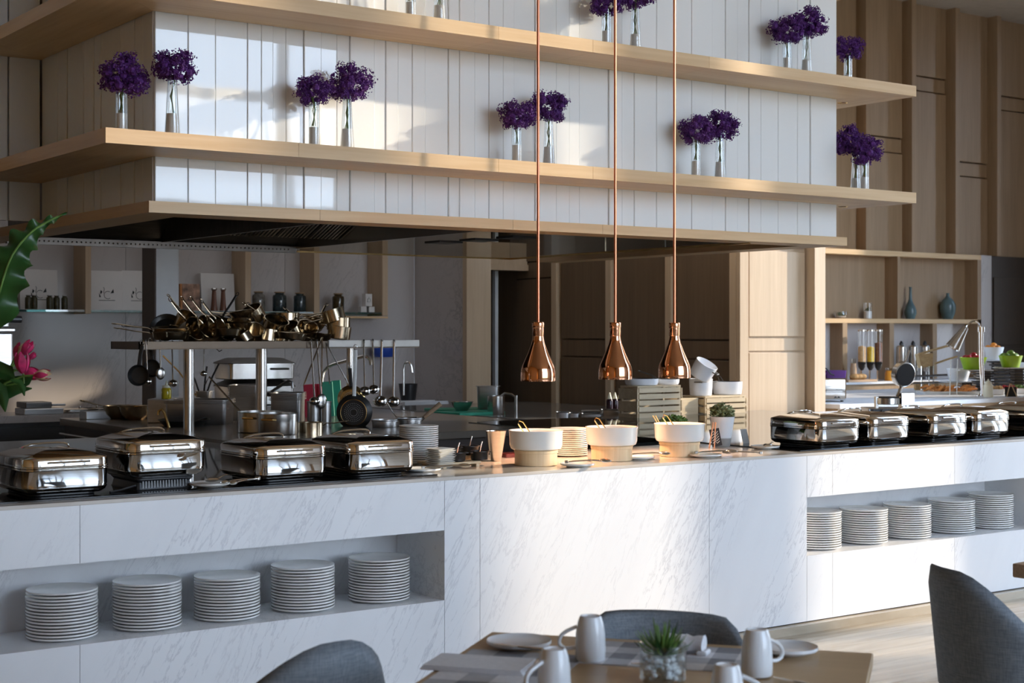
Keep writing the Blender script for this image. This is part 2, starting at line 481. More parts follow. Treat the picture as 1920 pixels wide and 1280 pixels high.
# wood wall that comes forward beside the kitchen, shade put into its dark veneer
ws = struct('wall_side', MB().box(9.16, 9.30, 9.46, 13.46, 0, 2.42).box(9.16, 9.30, 9.46, 13.46, 2.78, 9.0).box(9.16, 9.30, 9.46, 11.45, 2.42, 2.78).box(9.16, 9.30, 11.80, 13.46, 2.42, 2.78), MAT['maple_dark'])  # unseen slot cut high in the wall so sun reaches the back wall
ed = [9.42, 10.25, 11.1, 11.95, 12.72]
hz = [1.52, 2.9, 1.52, 2.3]
for i in range(4):
    a, b_ = ed[i] + .012, ed[i+1] - .012
    zc = hz[i]
    for z0, z1 in ((.02, zc - .17), (zc - .155, zc - .0), (zc + .015, 4.2 if i != 2 else 2.41)):
        if z1 <= z0: continue
        part('panel', MB().box(9.13 if z0 != zc - .155 else 9.14, 9.17, a + .10, b_ - .02, z0, z1, b=.004), MAT['maple_dark'], ws)
    part('stile', MB().box(9.10, 9.17, a, a + .085, 0, 4.4, b=.004), MAT['maple_z'], ws)
we = struct('wall_end', MB().box(9.12, 10.0, 9.42, 9.47, 0, 4.6), MAT['maple_z'])
for z0, z1 in ((.9, 1.42), (1.56, 2.30), (2.33, 3.6)):
    part('panel', MB().box(9.22, 9.90, 9.395, 9.43, z0, z1, b=.004), MAT['maple_z'], we)
part('rail', MB().box(9.22, 9.90, 9.405, 9.43, 1.435, 1.545, b=.004), MAT['maple_z'], we)
part('corner_board', MB().box(9.10, 9.205, 9.385, 9.43, 0, 4.6, b=.004), MAT['maple_z'], we)
part('corner_post', MB().box(9.92, 10.06, 9.30, 9.47, 0, 4.6, b=.004), MAT['maple_z'], we)
# passage behind the return wall, its darkness painted on as near-black
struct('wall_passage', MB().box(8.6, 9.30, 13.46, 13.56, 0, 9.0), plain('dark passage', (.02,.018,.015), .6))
pf = MB().box(8.66, 9.14, 12.50, 12.62, 2.28, 2.50); pf.box(8.66, 9.14, 12.48, 12.64, 2.22, 2.28)
struct('trim_1', pf, MAT['maple_z'])
struct('trim_2', MB().box(9.02, 9.06, 12.9, 12.95, 0, 4.2), MAT['grey_col'])

# far right wall: fins and panels above the display shelves
VF = 14.8
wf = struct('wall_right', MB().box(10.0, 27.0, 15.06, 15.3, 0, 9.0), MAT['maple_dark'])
fin_x = [1452, 1538, 1624, 1710, 1792, 1870, 1946]
fin_u = [U(x, VF) for x in fin_x]
joint_z = [2.6, 4.4, 4.45, 5.42, 4.2, 5.3]
zb = 2.78
for i, fu in enumerate(fin_u):
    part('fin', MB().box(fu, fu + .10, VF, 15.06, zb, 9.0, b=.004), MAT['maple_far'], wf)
    if i + 1 < len(fin_u):
        a, b_ = fu + .10, fin_u[i+1]
        zc = joint_z[i]
        for z0, z1, yy in ((zb, zc - .22, 14.98), (zc - .20, zc, 15.0), (zc + .02, 9.0, 14.98)):
            if z1 > z0: part('panel', MB().box(a + .002, b_ - .002, yy, 15.06, z0, z1, b=.003), MAT['maple_far'], wf)
        part('stile', MB().box(a + .002, a + .14, 14.955, 15.0, zb, 9.0, b=.003), MAT['maple_far'], wf)
# marble strip and dark doorway at the right
u0, u1 = U(1840, VF), U(1863, VF)
struct('trim_3', MB().box(u0 + .003, u1, VF + .04, 15.06, 0, zb), MAT['marble_wall'])
d = struct('door_1', MB().box(u1 + .003, 27, VF + .12, 15.05, 0, zb), plain('dark brown door', (.045,.03,.02), .4))
for z0, z1 in ((.1, 1.34), (1.40, 2.45)):
    part('panel', MB().box(u1 + .15, u1 + 1.05, VF + .10, VF + .13, z0, z1, b=.004), plain('dark brown panel', (.05,.034,.022), .4), d)
    part('panel', MB().box(u1 + 1.12, u1 + 2.1, VF + .10, VF + .13, z0, z1, b=.004), plain('brown panel', (.06,.038,.024), .4), d)

# window facade at the right of the room, outside the frame: columns and mullions
wfac = struct('wall_windows', MB().box(12.0, 12.4, -8, 2.49, 0, 9.0), MAT['maple_dark'])
for a, b_ in ((3.09, 3.26), (3.90, 4.09), (4.36, 6.95)):
    part('column', MB().box(12.0, 12.4, a, b_, 0, 9.0), MAT['grey_col'], wfac)
struct('wall_sky_block', MB().box(12.42, 15.0, 8.72, 8.9, 0, 9.0).box(18.2, 22, 8.70, 8.9, 0, 9.0).box(15.0, 18.2, 8.70, 8.9, 5.2, 9.0), MAT['maple_far'])  # unseen walls added to hold sky light back from the service area
struct('wall_sun_block', MB().box(22, 22.3, 12.75, 15.3, 0, 12).box(22, 22.3, 8.7, 12.1, 0, 12), MAT['maple_dark'])  # unseen wall added to keep sun off most of the far wall
wfr = struct('wall_front', MB().box(-3.6, 2.8, -6.3, -6.0, 0, 9.0).box(2.8, 12.0, -6.3, -6.0, 0, .5), MAT['grey_col'])
for u_ in (3.4, 5.6, 7.8, 10.0):
    part('mullion', MB().box(u_, u_ + .22, -6.28, -6.02, .5, 9.0), MAT['grey_col'], wfr)
part('header', MB().box(2.8, 12, -6.3, -6.0, 6.4, 9.0), MAT['grey_col'], wfr)
for z_ in (3.3, 4.9):
    part('transom', MB().box(2.8, 12, -6.2, -6.1, z_, z_ + .14), MAT['grey_col'], wfr)

# ------------------------------------------------------------------ extractor hood clad in white glass
GU0, GU1, GV0, GV1 = 2.83, 7.53, 6.87, 9.9
hood = thing('extractor_hood', 'large kitchen hood clad in white glass strips above the cooking island', 'hood', (0,0,0))
part('core', MB().box(GU0+.055, GU1-.055, GV0+.055, GV1, 2.62, 9.0), MAT['joint'], hood)
part('core', MB().box(-1.5, GU0+.05, 8.53, 9.9, 2.62, 9.0), MAT['joint'], hood)
jx = [292,352,403,463,489,511,536,569,601,631,655,700.5,722,745,772,796,840,860,888.6,915.5,942,963,1002.7,1041.6,1066.6,1086,1140.5,1164.8,1188,1229.5,1261.4,
      1295,1334,1359,1381.4,1402.6,1424.4,1445,1459,1495,1518,1542,1568]
ju = [U(x, GV0) for x in jx]; ju[0] = GU0; ju[-1] = GU1
rnd.seed(3)
for a, b_ in zip(ju[:-1], ju[1:]):
    o = rnd.uniform(0, .012)
    part('glass_strip', MB().box(a + .0005, b_ - .0005, GV0 - o, GV0 + .05, 2.218, 9.0, b=.003), MAT['cladding'], hood)
jl = [291.6, 269, 253, 227, 190, 177, 158, 128, 110, 79]
jv = [GV0 - .0] + [P(x, 622, u=GU0).y for x in jl[1:-1]] + [8.48]
for a, b_ in zip(jv[:-1], jv[1:]):
    o = rnd.uniform(0, .008)
    part('glass_strip', MB().box(GU0 - o, GU0 + .05, a + .004 + (.012 if a == GV0 else 0), b_ - .004, 2.218, 9.0, b=.003), MAT['cladding'], hood)
jw = [2.82, 2.64, 2.48, 2.37, 2.1, 1.8, 1.4, 1.0, .5, 0, -.6, -1.2]
for a, b_ in zip(jw[1:], jw[:-1]):
    part('glass_strip', MB().box(a + .004, b_ - .004, 8.48, 8.53, 2.218, 9.0, b=.003), MAT['cladding'], hood)
for a, b_ in ((6.89, 7.7), (7.7, 8.5), (8.5, 9.2), (9.2, 9.9)):
    part('glass_strip', MB().box(GU1 - .05, GU1, a + .01, b_ - .004, 2.218, 9.0, b=.003), MAT['cladding'], hood)

def mitred(parent, name, u0, u1, v0, v1, z0, z1, dpt, wing=None, vback=9.9, seams=()):
    """front board with mitred ends and two side boards"""
    fb = [u0] + [U(s, v0) for s in seams] + [u1]
    for i in range(len(fb) - 1):
        a, b_ = fb[i], fb[i+1]
        ai = a + (dpt if i == 0 else 0); bi = b_ - (dpt if i == len(fb) - 2 else 0)
        g = .0008
        part(name, MB().prism([(a + g, v0), (b_ - g, v0), (bi - g, v0 + dpt), (ai + g, v0 + dpt)], z0, z1), MAT['maple_x'], parent)
    vb = wing[0] if wing else vback
    dl = dpt
    part('side_board', MB().prism([(u0, v0 + .001), (u0 + dl, v0 + dl + .001), (u0 + dl, vb + (dl if wing else 0)), (u0, vb)], z0, z1), MAT['maple_y'], parent)
    part('side_board', MB().prism([(u1, v0 + .001), (u1, vback), (u1 - dl, vback), (u1 - dl, v0 + dl + .001)], z0, z1), MAT['maple_y'], parent)
    if wing:
        part('wing_board', MB().prism([(u0 - .001, vb), (u0 + dl, vb + dl), (wing[1], vb + dl), (wing[1], vb)], z0, z1), MAT['maple_x'], parent)

mitred(hood, 'fascia_board', 2.78, 7.58, 6.82, 6.87, 2.163, 2.218, .22, seams=(600, 962, 1130), vback=9.9)
SH_D = .388
for z0, lab in ((2.432, 'long pale maple shelf around the glass hood, lower of the two display shelves'),
                (3.122, 'long pale maple shelf around the glass hood, upper shelf in the picture'),
                (3.86, 'pale maple shelf around the glass hood above the top of the picture')):
    sh = thing('display_shelf', lab, 'shelf', (0, 0, 0))
    mitred(sh, 'front_board', GU0 - SH_D, GU1 + SH_D - .06, GV0 - SH_D, GV0, z0, z0 + .068, SH_D - .013, wing=(8.09, -1.5), seams=(560, 935, 1112) if z0 < 3 else (935, 1112, 1330))
sp = bpy.data.objects['display_shelf']
# shelf brackets seen as small inset downlights at the right end underside
for z0 in (2.432, 3.122):
    for (uu, vv) in ((7.68, 6.95),):
        tag(part('ceiling_spotlight', MB().lathe([(.03, -.004), (.034, 0), (.0, 0)], 14), MAT['brass'], None, (uu, vv, z0)), 'small round brass spotlight set under the right end of the %s display shelf' % ('lower' if z0 < 3 else 'upper'), 'spotlight')

# stainless canopy inside the hood
cz0, cz1 = 2.163, 2.60
bk = 9.52
cp_ = MB()
part('canopy_ceiling', MB().box(2.95, 7.45, 7.0, bk, cz1, cz1 + .02), MAT['steel_dark'], hood)
part('canopy_wall', MB().box(2.95, 7.42, 7.04, 7.06, 2.17, cz1), MAT['steel_dark'], hood)
part('canopy_wall', MB().box(2.96, 2.98, 7.06, bk, 2.2, cz1), MAT['steel_dark'], hood)
# back rim with rivets
rim = part('canopy_rim', MB().box(2.95, 4.95, bk - .02, bk + .02, 2.150, 2.195), MAT['steel_dark'], hood)
rv = MB()
for i in range(64):
    rv.ball((3.0 + i*.030, bk - .021, 2.172), .006, 6, 4)
part('rivets', rv, MAT['steel'], rim, kind='stuff')
part('canopy_wall', MB().loft([[(2.98, bk, 2.195), (4.95, bk, 2.195), (4.95, 9.1, 2.6), (2.98, 9.1, 2.6)], [(2.98, bk + .02, 2.195), (4.95, bk + .02, 2.195), (4.95, 9.12, 2.6), (2.98, 9.12, 2.6)]], False), MAT['steel_dark'], hood)
# filter bank, from the ridge at u 3.97 to the side panel at u 4.95
for k in range(4):
    a = 4.02 + k*.235
    fp = part('grease_filter', MB().loft([[(a, 8.9, 2.22), (a+.225, 8.9, 2.22), (a+.225, 8.2, 2.5), (a, 8.2, 2.5)], [(a, 8.9, 2.24), (a+.225, 8.9, 2.24), (a+.225, 8.2, 2.52), (a, 8.2, 2.52)]], False), MAT['black_metal'], hood)
    for j in range(8):
        q = a + .012 + j*.027
        part('baffle', MB().loft([[(q, 8.9, 2.213), (q+.012, 8.9, 2.213), (q+.012, 8.2, 2.493), (q, 8.2, 2.493)], [(q, 8.9, 2.22), (q+.012, 8.9, 2.22), (q+.012, 8.2, 2.5), (q, 8.2, 2.5)]], False), MAT['steel'], fp)
part('side_panel', MB().box(4.95, 4.97, 7.06, bk, 2.18, cz1), MAT['steel'], hood)
part('divider', MB().box(3.96, 3.985, 7.06, bk, 2.19, cz1), MAT['steel_dark'], hood)
part('canopy_beam', MB().box(4.97, 7.4, 8.4, 8.44, 2.5, cz1), MAT['black_metal'], hood)
pipe = part('pipe', MB().tube([(3.1, 7.9, 2.42), (6.6, 7.9, 2.42)], .012, 8), MAT['black_metal'], hood)
for (x, y) in ((234, 425), (301, 428), (352, 425), (437, 414), (600, 420)):
    p = P(x, y, z=2.34)
    q = part('nozzle', MB().tube([(p.x, p.y, 2.42), (p.x, p.y, 2.33)], .011, 8).lathe([(.02, 2.33), (.022, 2.315), (.012, 2.30)], 8, Matrix.Translation((p.x, p.y, 0))), MAT['steel'], hood)
    part('cap', MB().lathe([(.015, 2.30), (.018, 2.285), (.008, 2.27)], 8, Matrix.Translation((p.x, p.y, 0))), MAT['red_cap'], q)
for (x0, x1, y) in ((812, 852, 452), (878, 918, 448), (946, 990, 443)):
    p = P((x0+x1)/2, y, z=2.19); 
    part('slot_light', MB().box(p.x - .09, p.x + .09, p.y - .09, p.y + .09, 2.176, 2.19), MAT['black'], hood)
# smoke curtain of glass
sk = part('smoke_curtain', MB().box(4.97, 6.80, bk, bk + .008, 2.165, 2.55).box(6.80, 6.808, 6.93, bk + .008, 2.165, 2.55), MAT['glass_skirt'], hood)
part('curtain_edge', MB().box(4.97, 6.81, bk - .004, bk + .012, 2.155, 2.167).box(6.796, 6.812, 6.93, bk, 2.155, 2.167), MAT['brass'], sk)

# ------------------------------------------------------------------ marble buffet counter
CV0 = 5.71; CT = .95; CB = .05; CV1 = 6.62
NZ0, NZ1 = .40, .713
NL0, NL1 = -.6, 3.717
NR0, NR1 = U(1513, CV0), 8.08
CU0, CU1 = -1.2, 11.0
ctr = thing('buffet_counter', 'long white veined marble buffet counter with two plate niches', 'counter', (0,0,0))
NV = 6.12
th = .03
def slab(u0, u1, z0, z1, label=None):
    g = .0012
    part('panel', MB().box(u0 + g, u1 - g, CV0, CV0 + th, z0, z1), MAT['marble'], ctr)
seams = [0.3, 2.05, U(900, CV0), U(1330, CV0), U(1561, CV0), U(1790, CV0), 8.9, 10.0]
def run(u0, u1, z0, z1):
    s = [u0] + [q for q in seams if u0 < q < u1] + [u1]
    for a, b_ in zip(s[:-1], s[1:]): slab(a, b_, z0, z1)
run(CU0, NL0, CB, CT - .015)
run(NL0, NL1, NZ1, CT - .015); run(NL0, NL1, CB, NZ0)
run(NL1, NR0, CB, CT - .015)
run(NR0, NR1, NZ1, CT - .015); run(NR0, NR1, CB, NZ0)
run(NR1, CU1, CB, CT - .015)
for a, b_ in ((NL0, NL1), (NR0, NR1)):
    n_ = part('niche', MB().box(a, b_, CV0 + th, NV + .03, NZ0 - .03, NZ0), MAT['marble'], ctr)
    part('niche_back', MB().box(a, b_, NV, NV + .03, NZ0, NZ1), MAT['marble'], n_)
    part('niche_ceiling', MB().box(a, b_, CV0 + th, NV + .03, NZ1, NZ1 + .03), MAT['marble'], n_)
    part('niche_side', MB().box(b_, b_ + .02, CV0 + .001, NV + .03, NZ0 - .001, NZ1 + .001), MAT['marble'], n_)
    part('niche_side', MB().box(a - .02, a, CV0 + .001, NV + .03, NZ0 - .001, NZ1 + .001), MAT['marble'], n_)
part('carcass', MB().box(CU0, CU1, NV + .06, CV1 - .02, CB, CT - .02).box(CU0, CU1, CV0 + th, NV + .06, CB, NZ0 - .04).box(CU0, CU1, CV0 + th, NV + .06, NZ1 + .04, CT - .02), MAT['cab_grey'], ctr)
part('plinth', MB().box(CU0, CU1, CV0 - .05, CV1 - .05, 0, CB - .006), MAT['floor'], ctr)
part('shadow_gap', MB().box(CU0, CU1, CV0 + .01, CV1 - .06, CB - .006, CB), MAT['black'], ctr)
tp = tag(part('stone_worktop', MB().box(CU0, CU1, CV0 - .002, CV1, CT - .015, CT, b=.002), MAT['marble_top']), 'glossy pale stone top running the whole length of the marble buffet counter', 'worktop')
for (a, b_, lab) in ((1.35, 3.74, 'black glass hob strip let into the counter under the four left chafing dishes'), (U(1500, 5.8), 9.0, 'black glass hob strip let into the counter under the right chafing dishes')):
    tag(part('induction_hob', MB().box(a, b_, 5.80, 9.02, CT, CT + .006, b=.002), MAT['black_glass']), lab, 'hob')

# ------------------------------------------------------------------ kitchen furniture
# column
col_ = thing('kitchen_column', 'square light grey column standing behind the pan rack', 'column', (0,0,0))
v_ = 11.4
ua, ub = U(292, v_), U(335, v_)
part('shaft', MB().box(ua, ub, v_, v_ + .24, 0, 3.0), MAT['grey_col'], col_)
part('shaded_side', MB().box(ua - .012, ua, v_ - .01, v_ + .25, 0, 3.0), plain('column side in shade', (.10,.075,.06), .5), col_)  # left face of the column, its shade put into a dark colour
# back counter
bc = thing('back_counter', 'grey marble back counter with dark steel cabinets along the kitchen wall', 'counter', (0,0,0))
part('worktop', MB().box(2.0, 8.34, 12.72, 13.40, .84, .90), MAT['marble_wall'], bc)
for i in range(7):
    a = 2.0 + i*.9
    db = part('cabinet', MB().box(a + .01, min(a + .89, 8.33), 12.80, 13.38, .10, .84), MAT['cab_grey'], bc)
    dd = part('door', MB().box(a + .02, min(a + .88, 8.32), 12.78, 12.80, .12, .80, b=.003), MAT['cab_grey'], db)
part('sink_front', MB().box(U(757, 12.70), 8.30, 12.68, 12.72, .80, .915), MAT['stone_white'], bc)
# island
IZ = .95
isl = thing('cooking_island', 'dark steel cooking island under the hood carrying pots and pans', 'kitchen island', (0,0,0))
IU0, IU1, IV0, IV1 = 3.9, 6.6, 8.3, 11.3
part('worktop', MB().box(IU0, IU1, IV0, IV1, IZ - .05, IZ, b=.004), plain('scuffed steel worktop', (.28,.24,.20), .22, .7), isl)
part('body', MB().box(IU0 + .03, IU1 - .03, IV0 + .03, IV1 - .03, 0, IZ - .05), plain('brown black body', (.05,.035,.028), .35), isl)
for k, yy in enumerate((10.7, 10.3, 9.5, 9.1)):
    part('knob', MB().cyl(.028, 0, .035, 14, Matrix.Translation((IU0 + .03, yy, .80)) @ Matrix.Rotation(-PI/2, 4, 'Y')), MAT['black'], isl)
part('rail', MB().tube([(IU0 - .03, 8.4, .84), (IU0 - .03, 11.2, .84)], .010, 8), MAT['steel'], isl)
# low front shelf of the island (grey, seen between the plates and the worktop)
part('worktop', MB().box(6.602, 7.05, 8.0, 9.4, .84, .89, b=.004), MAT['stone'], isl)
# pan rack
RV0, RV1 = 9.25, 9.75
RU0, RU1 = U(262, 9.25), U(785, 9.25)
rack = thing('pan_rack', 'steel shelf on three round posts loaded with pans over the island', 'rack', (0,0,0))
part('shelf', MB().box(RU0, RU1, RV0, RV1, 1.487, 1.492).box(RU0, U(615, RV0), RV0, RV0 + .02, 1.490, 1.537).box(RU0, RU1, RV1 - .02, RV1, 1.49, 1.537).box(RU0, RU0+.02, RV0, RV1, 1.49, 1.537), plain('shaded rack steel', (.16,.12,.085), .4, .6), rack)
part('front_rail', MB().box(U(615, RV0), RU1, RV0 - .012, RV0 + .008, 1.495, 1.543, b=.003), plain('lit rack steel', (.72,.68,.62), .35, .2), rack)  # pale colour carries the light falling on this end of the rack
for x, w_ in ((354, 10), (490, 10.5), (656, 7)):
    p = P(x, 700, v=9.42)
    part('post', MB().cyl(w_*10.4/FPX, IZ, 1.487, 18, Matrix.Translation((p.x, 9.42, 0))), MAT['steel'], rack)
# right stone worktop
gw = thing('preparation_counter', 'grey stone preparation counter with a pale front running back along the wood wall', 'counter', (0,0,0))
part('worktop', MB().box(7.19, 9.08, 8.97, 12.38, .84, .90, b=.003), MAT['stone'], gw)
part('body', MB().box(7.45, 9.08, 9.0, 12.4, .08, .84), MAT['cab_grey'], gw)
wc = thing('white_counter', 'white topped counter with pale blue fronts carrying the wooden crates', 'counter', (0,0,0))
part('worktop', MB().box(7.19, 10.8, 8.65, 8.968, .84, .90, b=.003).box(9.095, 10.2, 8.97, 9.29, .84, .90), MAT['stone_white'], wc)
part('black_slot', MB().box(7.22, 10.8, 8.69, 8.96, .78, .84), MAT['black'], wc)
for k in range(4):
    part('drawer_front', MB().box(7.21 + k*.9, 8.10 + k*.9, 8.66, 8.72, .0, .775, b=.003), MAT['pale_blue'], wc)
part('leg', MB().box(7.30, 7.38, 9.9, 9.98, 0, .84), MAT['steel_dull'], gw)
part('leg', MB().box(7.30, 7.38, 11.2, 11.28, 0, .84), MAT['steel_dull'], gw)

# back wall niches: uprights and glass shelf
FV = 13.1
uprights = [(160,171), (460,471), (589,599.5), (717,727.5)]
for (xa, xb), nm in zip(uprights, ('left of the grey column', 'right of the grey column behind the pans', 'between the dark jars and the white boxes', 'at the right end of the glass shelf')):
    a, b_ = U(xa, FV), U(xb, FV)
    tag(part('wooden_upright', MB().box(a, b_, FV, 13.40, 1.76, 3.0, b=.003), MAT['maple_z']), 'maple upright of the wall niches, ' + nm, 'upright')
a, b_ = U(310, FV), U(321, FV)
tag(part('wooden_upright', MB().box(a, b_, FV, 13.40, 1.76, 3.0, b=.003), MAT['maple_z']), 'maple upright of the wall niches, hidden behind the grey column', 'upright')
gs_e = [U(-40, FV), U(160, FV), U(311, FV), U(460, FV), U(589, FV), U(717, FV)]
gs_w = U(171, FV) - U(160, FV) + .004
names = ('with the small pickle jars', 'with the two printed cards', 'with the picture book and pepper mills', 'with three dark jars', 'with one dark jar and white boxes')
for i in range(5):
    tag(part('glass_shelf', MB().box(gs_e[i] + (gs_w if i else 0), gs_e[i+1] - .002, FV + .01, 13.395, 1.775, 1.795, b=.002), MAT['glass_teal']), 'green edged glass wall shelf ' + names[i], 'shelf')
tag(part('shelf_batten', MB().box(gs_e[4] + gs_w, U(727.5, FV), FV, FV + .28, 1.735, 1.755), MAT['maple_x']), 'thin maple batten under the right end of the glass shelf', 'batten')

# display cabinet on the far right wall
dc = thing('display_cabinet', 'pale maple display cabinet with two open bays on the far right wall', 'cabinet', (0,0,0))
dv = VF - .02
d0, d1, dm = U(1525, dv), U(1840, dv), U(1683, dv)
part('top_board', MB().box(d0 - .4, d1, dv, 15.05, 2.70, 2.775, b=.003), MAT['maple_x'], dc)
part('shelf_board', MB().box(d0, d1, dv, 15.05, 1.725, 1.79, b=.003), MAT['maple_x'], dc)
part('back_panel', MB().box(d0, d1, 15.02, 15.055, 1.79, 2.70), MAT['maple_far'], dc)
part('end_panel', MB().box(d0 - .35, d0 + .01, dv, 15.05, 0, 2.70), MAT['maple_far'], dc)
part('end_panel', MB().box(d1 - .09, d1, dv, 15.05, .9, 2.70, b=.003), MAT['maple_far'], dc)
part('middle_panel', MB().box(dm, dm + .06, dv, 15.05, 1.79, 2.70, b=.003), MAT['maple_far'], dc)
for xa in (1580, 1668, 1749):
    a = U(xa, dv)
    part('lower_upright', MB().box(a, a + .10, dv, 15.05, .9, 1.725, b=.003), MAT['maple_far'], dc)
part('marble_back', MB().box(d0, d1, 15.02, 15.055, .9, 1.725), MAT['marble_wall'], dc)
part('lower_cabinet', MB().box(d0 - .3, 20.5, 14.4, 15.05, 0, .87), MAT['maple_far'], dc)
part('lower_top', MB().box(d0 - .3, 20.5, 14.36, 15.02, .87, .90, b=.003), MAT['stone_white'], dc)
# service counter
sc_ = thing('service_counter', 'service counter with maple front behind the right chafing dishes', 'counter', (0,0,0))
part('worktop', MB().box(10.3, 18, 9.35, 11.6, .91, .95, b=.003), MAT['stone_white'], sc_)
part('body', MB().box(10.35, 17.9, 9.42, 11.5, 0, .91), MAT['maple_z'], sc_)
ss = thing('waffle_stand', 'small maple stand counter under the waffle iron behind the right chafing dishes', 'counter', (0,0,0))
part('worktop', MB().box(8.5, 11.0, 7.65, 8.42, .915, .955, b=.003), MAT['stone_white'], ss)
part('body', MB().box(8.55, 10.95, 7.70, 8.40, 0, .915), MAT['maple_z'], ss)
# ------------------------------------------------------------------ plates
def plate_prof(r, h):
    return [(.0, .0), (r*.62, 0), (r*.66, .003), (r*.95, h*.42), (r, h*.62), (r, h), (r*.985, h), (r*.9, h*.72), (r*.62, h*.4), (.0, h*.4)]
PLATE = mesh('plate', MB().lathe(plate_prof(.137, .016), 40), MAT['china'])
PLATE_S = mesh('side_plate', MB().lathe(plate_prof(.098, .014), 32), MAT['china'])
def stack(me, x, v, z, n, pitch, where, group, cname='dinner_plate', word='plate', jit=.0015, rzr=0):
    c = P(x, 700, v=v)
    for i in range(n):
        o = bpy.data.objects.new(cname, me); COL.objects.link(o)
        o.location = (c.x + rnd.uniform(-jit, jit), c.y + rnd.uniform(-jit, jit), z + i*pitch + .0002)
        o.rotation_euler = (0, 0, rzr + rnd.uniform(-.05, .05))
        tag(o, '%s white %s, %s' % (stack_pos(i, n), word, where), 'plate', group)
LN = ['leftmost stack', 'second stack from left', 'middle stack', 'fourth stack from left', 'rightmost stack']
for x, n, w_ in zip((116, 276, 426, 568, 711), (15, 15, 14, 15, 15), LN):
    stack(PLATE, x, 5.90, NZ0, n, .0126, '%s, left marble niche' % w_, 'plates in the left marble niche')
for x, n, w_ in zip((1531, 1619, 1701, 1784, 1857), (16, 15, 15, 15, 16), LN):
    stack(PLATE, x, 5.90, NZ0, n, .0128, '%s, right marble niche' % w_, 'plates in the right marble niche')
stack(PLATE_S, 785, 6.40, CT, 18, .0102, 'stack behind fourth chafing dish', 'side plates right of the fourth chafing dish', 'side_plate')
stack(PLATE_S, 1067, 6.32, CT, 14, .0102, 'stack between first two white bowls', 'side plates between the white bowls', 'side_plate')
# small square dishes
def rrect(w, d, r, n=4):
    out = []
    for cx, cy, a0 in ((w/2-r, d/2-r, 0), (-w/2+r, d/2-r, PI/2), (-w/2+r, -d/2+r, PI), (w/2-r, -d/2+r, 3*PI/2)):
        for i in range(n + 1):
            a = a0 + PI/2*i/n
            out.append((cx + r*math.cos(a), cy + r*math.sin(a)))
    return out
def rloft(mb, w, d, r, prof, n=4, M=None, smooth=True, caps=(True, True)):
    rings = []
    for ins, z in prof:
        rr = max(r - ins, .003) if ins < r else .003
        rings.append([(*p, z) for p in rrect(w - 2*ins, d - 2*ins, rr, n)])
    return mb.loft(rings, smooth, M, caps=caps)
SQ = mesh('square_dish', rloft(MB(), .115, .115, .02, [(.03, 0), (.022, .002), (.002, .012), (0, .014), (.003, .0145), (.025, .006), (.04, .006)]), MAT['china'])
stack(SQ, 826, 6.12, CT, 10, .0088, 'pile beside tall plate stack', 'square dishes piled beside the side plates', 'square_dish', 'square dish', .004, .2)

# ------------------------------------------------------------------ chafing dishes
def make_chafer():
    t = thing('chafing_dish', '', 'chafing dish')
    W, D, r = .345, .42, .055
    ft = MB(); rloft(ft, W - .08, D - .09, .04, [(.004, 0), (0, .003), (0, .010), (.01, .014)])
    part('base', ft, MAT['black'], t)
    b = MB()
    rloft(b, W, D, r, [(.045, .008), (.026, .010), (.009, .020), (.001, .034), (.0035, .036), (.0035, .040), (.001, .042), (.001, .100), (.0, .102), (-.003, .104), (-.003, .108), (0, .110)])
    part('body', b, MAT['chrome'], t, ang=50)
    l = MB()
    rloft(l, W, D, r, [(.002, .1105), (-.003, .1125), (-.003, .117), (0, .119), (0, .146), (.003, .150), (.02, .1565), (.06, .168), (.11, .176), (.155, .179)])
    lid = part('lid', l, MAT['chrome'], t, ang=50)
    g = MB(); g.tube([(-.085, -D/2 - .001, .134), (.085, -D/2 - .001, .134)], .006, 8, flat=.8)
    part('front_grip', g, MAT['chrome'], lid)
    h = MB()
    h.tube([(-.09, .13, .166), (-.06, .13, .180), (-.02, .13, .187), (.09, .13, .189), (.115, .13, .180), (.118, .13, .165)], .0075, 8, flat=.6, sub=1)
    part('handle', h, MAT['chrome'], lid)
    part('hinge', MB().box(-.07, .07, D/2 - .005, D/2 + .012, .095, .140, b=.004), MAT['steel'], t)
    return t
ch0 = make_chafer()
CH = 'chafing dishes on the buffet counter'
spec_ = [(1.887, .006, 'polished steel chafing dish at the left end of the counter, cut by the frame'),
         (2.305, .052, 'polished steel chafing dish raised on a black ribbed burner, second from left'),
         (2.875, .006, 'polished steel chafing dish third from left beside the raised one'),
         (3.325, .006, 'polished steel chafing dish fourth from left beside the tall plate stack'),
         (6.300, .006, 'polished steel chafing dish right of the potted herbs, first of the right group'),
         (6.725, .006, 'polished steel chafing dish second in the right group, under the waffle iron'),
         (7.255, .006, 'polished steel chafing dish third in the right group'),
         (7.665, .006, 'polished steel chafing dish fourth in the right group, under the lamp post'),
         (8.22, .006, 'polished steel chafing dish at the right edge, mostly cut off')]
for i, (u_, dz, lb) in enumerate(spec_):
    loc = (u_ + .1725, 5.86 + .21, CT + dz)
    o = ch0 if i == 0 else dup(ch0)
    o.location = loc; o['label'] = lb; o['group'] = CH
bn = thing('burner_stand', 'black ribbed electric burner under the raised chafing dish', 'burner', (2.305 + .1725, 6.05, CT + .006))
bb = MB(); rloft(bb, .25, .30, .02, [(0, 0), (.004, .003), (.012, .030), (0, .042), (0, .046)])
part('housing', bb, MAT['black'], bn)
for i in range(16):
    part('rib', MB().box(-.098 + i*.0124, -.092 + i*.0124, -.146, -.136, .008, .036), MAT['cab_grey'], bn)
part('cable', MB().tube([(-.12, -.13, .02), (-.19, -.14, .006), (-.24, -.16, .003)], .004, 6), MAT['black'], bn)

